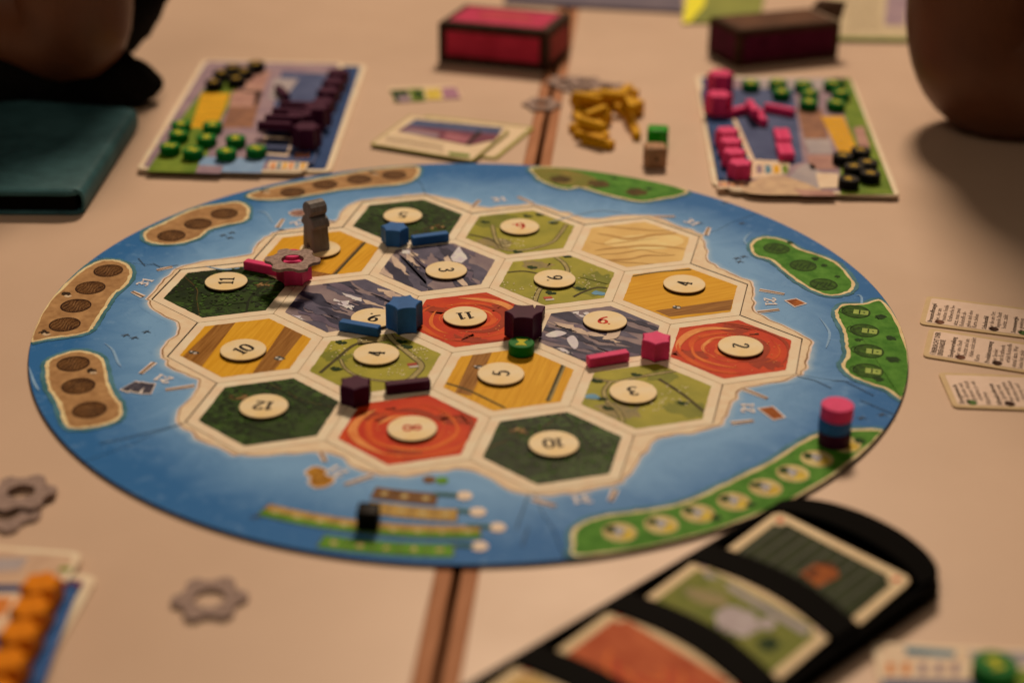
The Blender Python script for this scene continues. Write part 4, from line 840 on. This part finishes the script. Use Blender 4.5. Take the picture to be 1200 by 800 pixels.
for x, y in ((684, 131), (701, 128), (735, 121), (703, 146), (692, 158), (741, 134), (716, 124)): piece('settlement_piece', (x, y), 0, 0, YELL, 'low yellow settlement block among the heaped yellow bars', 'yellow settlement blocks in the heap', z=.1, rz=.3)
for x, y, d in ((688, 119, (1, .2)), (697, 116, (1, -.15)), (733, 112, (.8, -1)), (698, 136, (1, -.4)), (694, 150, (1, .3)), (738, 126, (.5, 1)), (712, 116, (1, .1))): piece('wooden_bar', (x, y), 0, 0, YELL, 'yellow road bar lying on top of heaped yellow blocks', 'yellow road bars lying on the heap', z=11.8, dpx=d)
# ------------------------------------------------------------------ cards
def card(name, quad, z0, th, r, label, cat='card', group=None, m=None): return card_slab(name, quad, z0, th, r, label, cat, group, edge=m)
def quadpx(a, b, c): 
    a, b, c = (np.array(v) for v in pp([a, b, c], 1)); return [tuple(a), tuple(b), tuple(b + c - a), tuple(c)]
M_olive = mat('card_edge_olive', (150, 130, 60), (132, 112, 50)); M_pap = mat('card_paper', (205, 166, 124), (196, 156, 114), rough=.45)
rc, oc = card('landscape_card', quadpx((498, 186), (585, 188), (520, 131)), 0, 1.2, 3, 'cream card with olive border at the bottom of the card pile', 'card', 'pile of large cards', M_olive)
q = quadpx((480, 184), (582, 187), (528, 134)); 
a_, b_, c_ = P(582, 188)[:2], P(627, 151)[:2], P(500, 137)[:2]
for o in list(rc.children): bpy.data.objects.remove(o)
qq = [tuple(a_ - (b_ - c_) * .92), tuple(a_), tuple(b_), tuple(c_)]; MB().prism(rounded(qq, 3), .05, 1.2, .2).build('card_body', M_olive, rc, oc); MB().poly(ccw(rounded(offset(qq, -3), 3)), 1.26).build('printed_face', M_pap, rc, oc); rc['label'] = 'cream card with olive border under the card picturing a purple view'
qq = quadpx((433, 172), (554, 192), (481, 138)); rc, oc = card('landscape_card', qq, 2.0, 1.3, 3, 'cream card picturing a purple view, on top of the card pile', 'card', 'pile of large cards', M_olive)
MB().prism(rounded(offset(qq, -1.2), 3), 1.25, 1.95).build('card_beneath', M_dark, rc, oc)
MB().poly(ccw(rounded(offset(qq, -1.6), 3)), 3.36).build('printed_face', M_pap, rc, oc); pn = lambda *a, **k_: panel(rc, oc, a[0], 3.4, a[1], a[2], a[3], **k_)
pn([(466, 154), (578, 166), (590, 150), (487, 140)], 1, 'printed_sky', A_blue); pn([(466, 154), (550, 171), (580, 164), (586, 158), (478, 148)], 2, 'printed_hills', mat('card_mauve', (118, 62, 62), (92, 46, 56), scale=80)); pn([(470, 155), (512, 162), (516, 157), (478, 151)], 3, 'printed_hills', A_lil); pn([(518, 163), (545, 168), (560, 162), (524, 156)], 3, 'printed_hills', mat('card_rose', (152, 88, 84), (132, 70, 74)))
pn([(545, 169), (549, 170), (566, 155), (560, 154)], 4, 'printed_mast', M_ink); pn([(525, 178), (551, 181), (550, 185), (527, 182)], 2, 'printed_emblem', A_green)
for i in range(3): pn([(452, 159 + 3 * i), (520, 170 + 3.4 * i), (520, 170.8 + 3.4 * i), (452, 159.8 + 3 * i)], 2, 'printed_text_line', mat('card_grey_text', (150, 116, 84), (140, 106, 76)))
qq = [tuple(P(x, y, 0)[:2]) for x, y in ((461, 121), (542, 116), (534, 101), (455, 104))]; rc, oc = card('small_card', qq, 0, .8, 2, 'small card printed in green, yellow and mauve lying behind the card pile', 'card', None, M_pap); pn = lambda *a, **k_: panel(rc, oc, a[0], .8, a[1], a[2], a[3], **k_)
pn([(457, 106), (478, 105), (482, 119), (463, 120)], 1, 'printed_patch', M_gdark); pn([(465, 113), (480, 112), (482, 119), (468, 120)], 2, 'printed_patch', A_lil); pn([(479, 104), (496, 104), (499, 118), (483, 119)], 1, 'printed_patch', A_green); pn([(483, 106), (492, 106), (498, 115), (488, 116)], 2, 'printed_patch', M_gdark); pn([(498, 105), (516, 104), (518, 116), (501, 117)], 1, 'printed_patch', M_yel); pn([(517, 103), (534, 102), (540, 115), (520, 116)], 1, 'printed_patch', mat('card_mauve_pale', (152, 100, 104), (140, 90, 96)))
# text cards at the right
BODY = [['Brennstoffmangel', 'Jeder, der am', 'meisten fossile', 'Kraftwerke be-', 'sitzt, muss zwei', 'Rohstoffe ab-', 'geben und eine', 'Karte ziehen', '', 'Schadensfall', 'Wer die am Ort', 'liegende Stadt', 'besitzt, zahlt', '', 'Sonnenenergie', 'Alle gewinnen', 'je ein Plättchen', 'aus dem Vorrat'],
        ['ÜBERSICHT DER', 'EREIGNISSE', '', 'Energieverteilung', 'Wer eine Stadt', 'besitzt und am', 'Hafen steht zieht', 'Karte', '', 'Produktionszwang', 'Jeder Spieler', 'mit Kraftwerk', 'erhält Rohstoffe', 'einmal dazu. Wer', 'keine hat, zieht', 'eine Karte'],
        ['Energiewende', 'Alle Spieler mit', 'grünem Werk', 'erhalten je ein', 'Plättchen', '', 'Klimakonferenz', 'Die Spieler mit', 'den wenigsten', 'Werken ziehen', 'zwei Karten und', 'legen eine ab']]
HEADS = {'Brennstoffmangel', 'Schadensfall', 'Sonnenenergie', 'ÜBERSICHT DER', 'EREIGNISSE', 'Energieverteilung', 'Produktionszwang', 'Energiewende', 'Klimakonferenz'}
M_text = mat('text_ink', (88, 62, 48), (76, 54, 42)); M_head = mat('text_ink_dark', (50, 34, 26), (42, 28, 22))
for ci, (c0, c1, lab) in enumerate((((1077, 380), (1086, 347), 'cream card of small print with brown icons, farthest of the three text cards'), ((1081, 418), (1089, 385), 'cream card of small print under a two-line heading, between two other text cards'), ((1117, 478), (1099, 437), 'cream tilted card of small print beginning with a green icon'))):
    a_, b_ = P(*c0, .5)[:2], P(*c1, .5)[:2]; uy = (b_ - a_) / np.linalg.norm(b_ - a_); ux = np.array([uy[1], -uy[0]]); hgt = np.linalg.norm(b_ - a_)
    dfar = P(*((1200, 396), (1200, 437), (1200, 481))[ci], .5)[:2] - a_; ux = dfar / np.linalg.norm(dfar)
    qq = [tuple(a_), tuple(a_ + ux * 72), tuple(b_ + ux * 72), tuple(b_)]; rc, oc = card('text_card', qq, 0, .9 + .12 * ci, 4, lab, 'card', 'cards of small print by the board', mat('card_rim_buff', (186, 146, 100), (178, 138, 94)))
    MB().poly(ccw(rounded(offset(qq, -3.2), 2)), 1.02 + .12 * ci).build('printed_face', mat('card_face_pale', (204, 162, 130), (198, 156, 124)), rc, oc)
    x = 7.2; zt = 1.08 + .12 * ci; spots = {0: [(11.5, 'r'), (37, 'd'), (53, 'g')], 1: [(18, 'r'), (38.5, 'd')], 2: [(10.5, 'g'), (34, 'd')]}[ci]
    tm = {0: MB(), 1: MB()}; colx = 0
    for ln_ in BODY[ci]:
        if ln_:
            hd = ln_ in HEADS; V, F = text_polys(ln_, 4.2 if ln_.isupper() else 3.9, 2.6 if hd else 1.2)
            mx = max(v[0] for v in V); lim_ = hgt - 8.5; sx_ = min(1, lim_ / mx)
            # reading direction runs up the card (uy); lines advance along ux
            ind = 4.5 if (not hd and colx in (1, 2)) else 0
            sx_ = min(1, (lim_ - ind) / mx)
            W_ = [tuple(np.append(a_ + uy * (4.2 + ind + v[0] * sx_) + ux * (x - v[1]), zt)) for v in V]; (MB().mesh(W_, F).build('printed_heading', M_head, rc, oc) if hd else tm[0].mesh(W_, F))
            if hd and False: tm[1].mesh([(p[0] + .12 * ux[0], p[1] + .12 * ux[1], zt + .01) for p in W_], F)
            colx = 0 if hd else colx + 1
            if hd and not ln_.isupper():
                cc = a_ + uy * 6 + ux * (x + 4.4); kind_ = {0: ['r', 'd', 'g'], 1: ['r', 'd'], 2: ['g', 'd']}[ci]; nsp = len([o for o in rc.children if o.name.startswith('printed_icon')])
                mm = {'r': mat('icon_brown', (110, 66, 46), (84, 48, 34), scale=400), 'd': mat('icon_dark', (66, 40, 30), (44, 28, 22), scale=400), 'g': mat('icon_green', (84, 98, 48), (56, 72, 36), scale=400)}[kind_[min(nsp, len(kind_) - 1)]]
                MB().poly(circ(cc[0], cc[1], 2.9, 18), zt).build('printed_icon', mm, rc, oc)
        x += 3.75 if ln_ else 2.2
    tm[0].build('printed_text', M_text, rc, oc)
# ------------------------------------------------------------------ card holder with cards
hu = np.array([.55, .835]); hu /= np.linalg.norm(hu); hv = np.array([hu[1], -hu[0]]); hc = np.array([220., -229.])
def HL(u, v): return tuple(hc + hu * u + hv * v)
M_hold = mat('holder_black_plastic', (.0022, .002, .002), (.0016, .0015, .0014), raw=True, rough=.4, scale=60, spec=.03, bumpd=.00003)
root = empty('card_holder', (*HL(-100, 0), 0)); org = (*HL(-100, 0), 0); tag(root, 'black plastic card holder tray with curved dividers', 'card holder')
end = [HL(30 + 26 * math.cos(t) ** .8 if math.cos(t) > 0 else 30, 46 * math.sin(t)) for t in np.linspace(-math.pi / 2, math.pi / 2, 21)]
MB().prism([HL(-300, -46)] + end + [HL(-300, 46)], .1, 4.5, .8).build('tray_floor', M_hold, root, org)
for sd in (-1, 1):
    b = MB(); 
    b.prism([HL(-300, sd * 42.6), HL(-300, sd * 46.2), HL(30, sd * 46.2), HL(30, sd * 42.6)], 4.4, 11, .6); b.build('side_rim', M_hold, root, org)
STEP = 56.5
def divider(u0, wd, z1, bulge=9, n=20, name='divider', span=42.8):
    outer_ = [HL(u0 + bulge * math.cos(v / span * 1.45), v) for v in np.linspace(-span, span, n)]; inner_ = [HL(u0 - wd + bulge * .85 * math.cos(v / span * 1.45), v) for v in np.linspace(span, -span, n)]
    MB().prism(outer_ + inner_, 4.3, z1, .7).build(name, M_hold, root, org)
MB().prism([HL(30 + 25.5 * math.cos(t), 45.8 * math.sin(t)) for t in np.linspace(-1.50, 1.50, 25)] + [HL(18 + 17 * math.cos(t), 43 * math.sin(t)) for t in np.linspace(1.50, -1.50, 25)], 4.3, 12.5, 1.0).build('end_rim', M_hold, root, org)
for k_ in range(5): divider(-STEP * k_ - 23, 18, 13.5)
M_cf = mat('playing_card_cream', (204, 164, 116), (194, 152, 104), rough=.4)
CA = {0: (mat('card_forest', (48, 52, 28), (32, 36, 20), scale=120), 'forest card with orange building in the end slot of the holder'), 1: (mat('card_meadow', (120, 108, 46), (92, 92, 38), scale=90), 'pasture card with a white sheep in the black holder'), 2: (mat('card_clay', (176, 84, 48), (156, 66, 38), scale=80), 'red clay card in the black holder'), 3: (mat('card_ochre', (190, 142, 78), (172, 124, 64), scale=80), 'ochre field card in the black holder')}
for k_ in range(4):
    u0 = -STEP * k_; cu0, cu1 = u0 - 27, u0 + 24; m_, lab = CA[k_]; org2 = (*HL(u0, 0), 0); cr = empty('resource_card', org2); tag(cr, lab, 'card', 'resource cards standing in the holder')
    zz = lambda u: 5.4 + (u - cu0) / (cu1 - cu0) * 6.5
    def tilt(poly_uv, dz): return [(*HL(u, v), zz(u) + dz) for u, v in poly_uv]
    rr = rrect(cu0, -39, cu1, 39, 4.5, 5); b = MB(); b.loft([tilt(rr, 0), tilt(rr, 1.0)]); b.build('card_stock', M_cf, cr, org2)
    def face(poly, dz, name, m): MB().mesh(tilt(poly, dz), [tuple(range(len(poly)))]).build(name, m, cr, org2)
    face(rrect(cu0 + 6, -34, cu1 - 5, 34, 1.2, 3), 1.08, 'printed_picture', m_)
    for sv in (-1, 1): face(circ(cu1 - 5, sv * 33.5, 4.2, 14), 1.14, 'printed_corner', M_cf); face(circ(cu1 - 5, sv * 33.5, 1.8, 10), 1.2, 'printed_corner_mark', M_inkred if k_ != 1 else A_lil)
    r_ = np.random.default_rng(200 + k_)
    if k_ == 0:
        face([(u0 - 6, -2), (u0 - 8, 10), (u0 + 4, 13), (u0 + 8, 8), (u0 + 5, -1)], 1.16, 'printed_house', mat('card_house', (150, 74, 30), (122, 56, 24)))
        face([(u0 - 4, 0), (u0 - 5, 3), (u0 + 1, 4), (u0 + 2, 1)], 1.22, 'printed_house_door', mat('card_house_dark', (84, 40, 20), (70, 34, 18))); face([(u0 + 4, -2), (u0 + 7, 8), (u0 + 10, 5)], 1.22, 'printed_roof', mat('card_house_dark', 0))
        for i in range(9): face([(u0 - 20, -32 + 7 * i), (u0 - 20, -30.5 + 7 * i), (u0 + 17, -29 + 7 * i), (u0 + 17, -31 + 7 * i)], 1.12, 'printed_trunk', T_forest3)
    if k_ == 1:
        face(jitter(circ(u0 + 0, 2, 8.5, 12, 1.25), .5, 2), 1.16, 'printed_sheep', mat('card_sheep', (176, 150, 134), (158, 130, 118))); face(jitter(circ(u0 + 7, 13, 4, 9), .3, 2), 1.2, 'printed_sheep', mat('card_sheep', 0)); face(jitter(circ(u0 - 2, 22, 5, 9), .6, 2), 1.16, 'printed_bush', T_bush); face(jitter(circ(u0 + 12, -20, 5, 9), .6, 2), 1.16, 'printed_bush', T_past2)
    if k_ == 1:
        for vv in (-4, 0, 5, 8): face([(u0 - 7, vv), (u0 - 7, vv + 1.3), (u0 - 11, vv + 1.5), (u0 - 11, vv + .2)], 1.2, 'printed_sheep_leg', T_bush)
        face([(u0 + 14, -30), (u0 + 17, -30), (u0 + 17, 30), (u0 + 12, 30)], 1.12, 'printed_sky', A_grey); face(smooth([(u0 - 16, -30), (u0 - 8, -16), (u0 - 14, 0), (u0 - 19, -12)], True, 4), 1.14, 'printed_meadow_patch', T_past2); face(smooth([(u0 + 2, -30), (u0 + 9, -14), (u0 + 4, -8), (u0 - 2, -20)], True, 4), 1.14, 'printed_meadow_patch', T_past3)
    if k_ == 2:
        for i in range(5): face([(u0 + 2 + (4 + 3 * i) * math.cos(t) , 2 + (6 + 4.5 * i) * math.sin(t)) for t in np.linspace(.3 * i, .3 * i + 3.4, 16)] + [(u0 + 2 + (2.6 + 3 * i) * math.cos(t), 2 + (4.2 + 4.5 * i) * math.sin(t)) for t in np.linspace(.3 * i + 3.4, .3 * i, 16)], 1.12 + .02 * i, 'printed_swirl', (T_hill2, T_hill)[i % 2])
# ------------------------------------------------------------------ boxes and papers behind the board
def box_px(name, base3, h, m_body, label, cat, panels=None):
    a, b, c = (np.array(v) for v in pp(base3, 0)); d = a + c - b; root = empty(name, (*((a + c) / 2), 0)); org = (*((a + c) / 2), 0); tag(root, label, cat)
    return a, b, c, d, root, org
M_bd = mat('box_edge_brown', (66, 42, 32), (48, 32, 26), rough=.5); M_red = mat('box_red', (186, 48, 62), (160, 38, 50), rough=.4, scale=40); M_redt = mat('box_red_top', (172, 46, 66), (154, 38, 56), rough=.4, scale=60)
def facequad(p0, p1, z0, z1, ins, out):
    p0, p1 = np.array(p0), np.array(p1); t = (p1 - p0) / np.linalg.norm(p1 - p0); n_ = np.array([t[1], -t[0]]) * out; a = p0 + t * ins + n_; b = p1 - t * ins + n_; return [(*a, z0 + ins), (*b, z0 + ins), (*b, z1 - ins), (*a, z1 - ins)]
a, b, c, d, root, org = box_px('deck_box', ((514, 73), (641, 85), (668, 62)), 0, None, 'red deck box with dark brown edges standing on the table joint', 'box')
HB = 36; MB().prism([tuple(a), tuple(b), tuple(c), tuple(d)], .1, HB, 1.2).build('box_body', M_bd, root, org)
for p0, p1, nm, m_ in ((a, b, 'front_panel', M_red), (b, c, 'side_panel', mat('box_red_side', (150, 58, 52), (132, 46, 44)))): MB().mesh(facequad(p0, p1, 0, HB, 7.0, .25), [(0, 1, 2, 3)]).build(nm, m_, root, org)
MB().poly(offset([tuple(a), tuple(b), tuple(c), tuple(d)], -7), HB + .25).build('top_panel', M_redt, root, org); tp_ = [o for o in root.children if o.name.startswith('top_panel')][0]
cc = (a + c) / 2; tx = (b - a) / np.linalg.norm(b - a); MB().poly(rect_in(cc, 46, 10, tx), HB + .4).poly(rect_in(cc + np.array([0, 12]), 30, 4, tx), HB + .4).build('printed_emblem', mat('box_print', (168, 62, 56), (150, 54, 48)), tp_, org)
a, b, c, d, root, org = box_px('deck_box', ((829, 62), (863, 80), (981, 68)), 0, None, 'dark maroon deck box with its lid flap raised', 'box')
HB = 33; M_mar = mat('box_maroon', (80, 26, 40), (62, 20, 32), rough=.5); M_mb = mat('box_brown_dark', (62, 40, 28), (48, 30, 22), rough=.5)
MB().prism([tuple(a), tuple(b), tuple(c), tuple(d)], .1, HB, 1.5).build('box_body', M_mb, root, org)
for p0, p1 in ((a, b), (b, c)): MB().mesh(facequad(p0, p1, 0, HB, 5, .25), [(0, 1, 2, 3)]).build('side_panel', M_mar, root, org)
MB().poly(offset([tuple(a), tuple(b), tuple(c), tuple(d)], -6), HB + .2).build('top_panel', mat('box_top_brown', (92, 56, 36), (74, 44, 30), scale=40), root, org)
fa, fd = d, c; up = np.array([2., 12.]); tt = (c - d) / np.linalg.norm(c - d)
MB().loft([[(*(d + tt * 3 + up * s_ * 0), HB + .2), (*(c - tt * 0), HB + .2), (*(c + up * .1), HB - 1.0), (*(d + tt * 3 + up * .1), HB - 1.0)], [(*(d + tt * 1 + up), HB + 6), (*(c + up * 1.2), HB + 12), (*(c + up * 1.3), HB + 10.5), (*(d + tt * 1 + up * 1.1), HB + 4.5)]] if False else [[(*(d + tt * 2), HB + .1), (*(c - tt * 1), HB + .1), (*(c - tt * 1 + up * .12), HB - .6), (*(d + tt * 2 + up * .12), HB - .6)], [(*(d + tt * 8 + up * 1.3), HB + 6), (*(c + up * 1.3), HB + 14), (*(c + up * 1.42), HB + 13), (*(d + tt * 8 + up * 1.42), HB + 5)]]).build('lid_flap', M_mb, root, org)
def sheet(name, px4, th, m, label, cat, z0=0): 
    qq = pp(px4, z0); return card_slab(name, qq, z0, th, 2, label, cat, None, m)
r5, o5 = sheet('rule_sheet', [(980, 47), (1075, 49), (1090, -20), (968, -20)], 2.5, mat('paper_cream', (176, 144, 104), (166, 134, 96)), 'open cream rule booklet with grey text lines behind the maroon box', 'booklet')
for i in range(11): panel(r5, o5, [(992 + 1 * i * .2, 34 - 4.2 * i), (1030, 35 - 4.2 * i), (1030, 35.8 - 4.2 * i), (992 + .2 * i, 34.8 - 4.2 * i)], 2.5, 1, 'printed_text_line', mat('paper_text', (138, 110, 82), (128, 100, 74)))
panel(r5, o5, [(1036, 30), (1060, 31), (1066, -10), (1040, -10)], 2.5, 1, 'printed_picture', A_lil); panel(r5, o5, [(978, 46.5), (1064, 48), (1064, 45), (978, 43.5)], 2.5, 1, 'printed_edge', A_green)
r6, o6 = sheet('booklet', [(590, 6), (800, 17), (800, -30), (600, -30)], 3, mat('booklet_slate', (98, 80, 78), (84, 70, 72), scale=20), 'slate grey booklet lying at the far side of the table', 'booklet')
r7, o7 = sheet('booklet', [(799, 29), (890, 29), (900, -26), (808, -30)], 2, mat('booklet_olive', (126, 116, 52), (108, 102, 46), scale=20), 'olive and bright yellow booklet lying behind the maroon box', 'booklet')
panel(r7, o7, [(800, 27), (808, 27), (826, 6), (828, -24), (808, -28)], 2, 1, 'printed_corner', mat('booklet_yellow', (214, 190, 44), (206, 178, 40), scale=20))
# ------------------------------------------------------------------ teal notebook
qb = [tuple(v) for v in pp([(-60, 252), (96, 253), (161, 152), (-40, 138)], 0)]; root = empty('notebook', (*np.mean(qb, axis=0), 0)); org = (*np.mean(qb, axis=0), 0); tag(root, 'worn dark teal leather notebook lying closed on the table', 'notebook')
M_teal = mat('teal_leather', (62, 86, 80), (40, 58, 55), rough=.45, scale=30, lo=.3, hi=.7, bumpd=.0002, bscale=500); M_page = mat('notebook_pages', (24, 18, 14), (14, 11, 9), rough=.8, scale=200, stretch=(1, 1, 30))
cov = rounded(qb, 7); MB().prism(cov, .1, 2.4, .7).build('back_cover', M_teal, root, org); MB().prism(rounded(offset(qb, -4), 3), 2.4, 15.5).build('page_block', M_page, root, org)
cov2 = rounded(offset(qb, -.5), 10, 8); n_ = len(cov2)
MB().loft([[(x, y, 14.2) for x, y in cov2], [(x, y, 15.6) for x, y in offset(cov2, .6)], [(x, y, 17.2) for x, y in offset(cov2, .2)], [(x, y, 18.2) for x, y in offset(cov2, -1.4)], [(x, y, 18.6) for x, y in offset(cov2, -2.6)]]).build('front_cover', M_teal, root, org, smooth=35)
a, b, c = np.array(qb[1]), np.array(qb[2]), np.array(qb[3])   # spine on the right-hand long side
t = (b - a) / np.linalg.norm(b - a); n2 = np.array([t[1], -t[0]]); prf = [(-7, 18.5), (-2.5, 18.3), (.8, 16.4), (2.0, 12.5), (2.1, 7), (1.2, 2.5), (-1, .4), (-7, .3), (-7, 2.2), (-2, 2.2), (-.4, 4), (.2, 8), (.1, 12), (-1.2, 15), (-4, 16.4), (-7, 16.6)]
MB().loft([[(*(a + t * 3 + n2 * u), z) for u, z in prf], [(*(b - t * 3 + n2 * u), z) for u, z in prf]]).build('spine', M_teal, root, org, smooth=50)
# ------------------------------------------------------------------ arms resting on the table
def tube(path, radii, n=28, closed_ends=True, sub=8, flat=None, wob=0):
    P3 = [np.array(p, float) for p in path]; m_ = len(P3); pts = []; rad = []
    for i in range(m_ - 1):
        g = lambda j: P3[min(max(j, 0), m_ - 1)]; gr = lambda j: radii[min(max(j, 0), m_ - 1)]
        for t_ in np.arange(sub) / sub:
            f = lambda A, B, C, D: .5 * (2 * B + (-A + C) * t_ + (2 * A - 5 * B + 4 * C - D) * t_ * t_ + (-A + 3 * B - 3 * C + D) * t_ ** 3)
            pts.append(f(g(i - 1), g(i), g(i + 1), g(i + 2))); rad.append(f(gr(i - 1), gr(i), gr(i + 1), gr(i + 2)))
    pts.append(P3[-1]); rad.append(radii[-1]); rings = []; up = np.array([.2, 1, .1])
    for i in range(len(pts)):
        t_ = pts[min(i + 1, len(pts) - 1)] - pts[max(i - 1, 0)]; t_ /= np.linalg.norm(t_); s_ = np.cross(t_, up); s_ /= np.linalg.norm(s_); u_ = np.cross(s_, t_)
        rings.append([tuple(pts[i] + (s_ * math.cos(a) + u_ * math.sin(a)) * rad[i] * (1 + wob * math.sin(3 * a + i * .5) * math.sin(i * .9 + a))) for a in np.linspace(0, 2 * math.pi, n, endpoint=False)])
    return MB().loft(rings)
def skin_mat():
    m, nt, bs = nodes('skin'); c = mixrgb(nt, (.12, .040, .016), (.17, .062, .026), ramp(nt, noise(nt, 18, 5), .3, .7)); nt.links.new(c, bs.inputs['Base Color']); bs.inputs['Roughness'].default_value = .48
    bs.inputs['Subsurface Weight'].default_value = .08; bs.inputs['Subsurface Radius'].default_value = (.008, .003, .0015); bump(nt, bs, noise(nt, 420, 3), .3, .0003); return m
M_skin = skin_mat(); M_cloth = mat('black_cloth', (.010, .009, .009), (.006, .006, .006), rough=.9, scale=200, raw=True, bumpd=.0004, bscale=250, spec=.15)
pr = empty('person', (295, 420, 0)); tag(pr, 'bare bent elbow of a person leaning on the table beside the pink boards', 'person')
e = P(1140, 160, 0); Y = e[1] + 30
L1 = PY(1063, 60, Y); L0 = PY(1063, -60, Y)
path = [(L0[0] + 54, Y + 46, 540), (L0[0] + 48, Y + 34, 340), (L0[0] + 44, Y + 20, 250), (L1[0] + 46, Y + 8, 165), (L1[0] + 45, Y - 2, 92), (L1[0] + 64, Y - 8, 51), (L1[0] + 112, Y + 2, 54), (L1[0] + 180, Y + 30, 120), (L1[0] + 235, Y + 60, 230), (L1[0] + 275, Y + 90, 350), (L1[0] + 300, Y + 110, 470)]
tube(path, [36, 40, 44, 48, 50, 52, 55, 58, 62, 66, 70]).build('arm', M_skin, pr, (295, 420, 0), smooth=60)
pl_ = empty('person', (-450, 380, 0)); tag(pl_, 'bent elbow of a person in black sleeves leaning on the table behind the teal notebook', 'person'); org = (-450, 380, 0)
Y = P(120, 112, 0)[1] + 60; R0 = PY(190, 0, Y); R1 = PY(182, 55, Y)
path = [(R0[0] - 2, Y + 40, 340), (R0[0] - 16, Y + 25, 220), (R1[0] - 26, Y + 10, 130), (R1[0] - 52, Y - 15, 66), (R1[0] - 120, Y - 35, 46), (R1[0] - 200, Y - 45, 46), (R1[0] - 300, Y - 60, 60)]
tube(path, [50, 52, 54, 58, 46, 46, 52], wob=.09).build('black_sleeve', M_cloth, pl_, org, smooth=60)
Y2 = Y - 95; S1 = PY(150, 30, Y2); S2 = PY(95, 92, Y2)
path = [(S1[0] - 48, Y2 + 10, 330), (S1[0] - 46, Y2 + 8, 220), (S1[0] - 44, Y2, 150), (S2[0] - 2, Y2 - 2, S2[2] + 46), (S2[0] - 50, Y2 + 6, S2[2] + 42), (S2[0] - 120, Y2 + 10, S2[2] + 70), (S2[0] - 190, Y2 + 20, S2[2] + 120)]
tube(path, [40, 43, 46, 45, 46, 50, 54]).build('arm', M_skin, pl_, org, smooth=60)
print('S2', S2, S1, 'L1', L1, 'e', e)
path = [(S2[0] + 50, Y2 + 40, 10), (S2[0] + 42, Y2 + 32, 15), (S2[0] + 10, Y2 + 4, 24), (S2[0] - 60, Y2 - 20, 24), (S2[0] - 160, Y2 - 40, 26), (S2[0] - 260, Y2 - 60, 28)]
tube(path, [2, 14, 26, 31, 33, 34], wob=.16).build('sleeve_cuff', M_cloth, pl_, org, smooth=60)
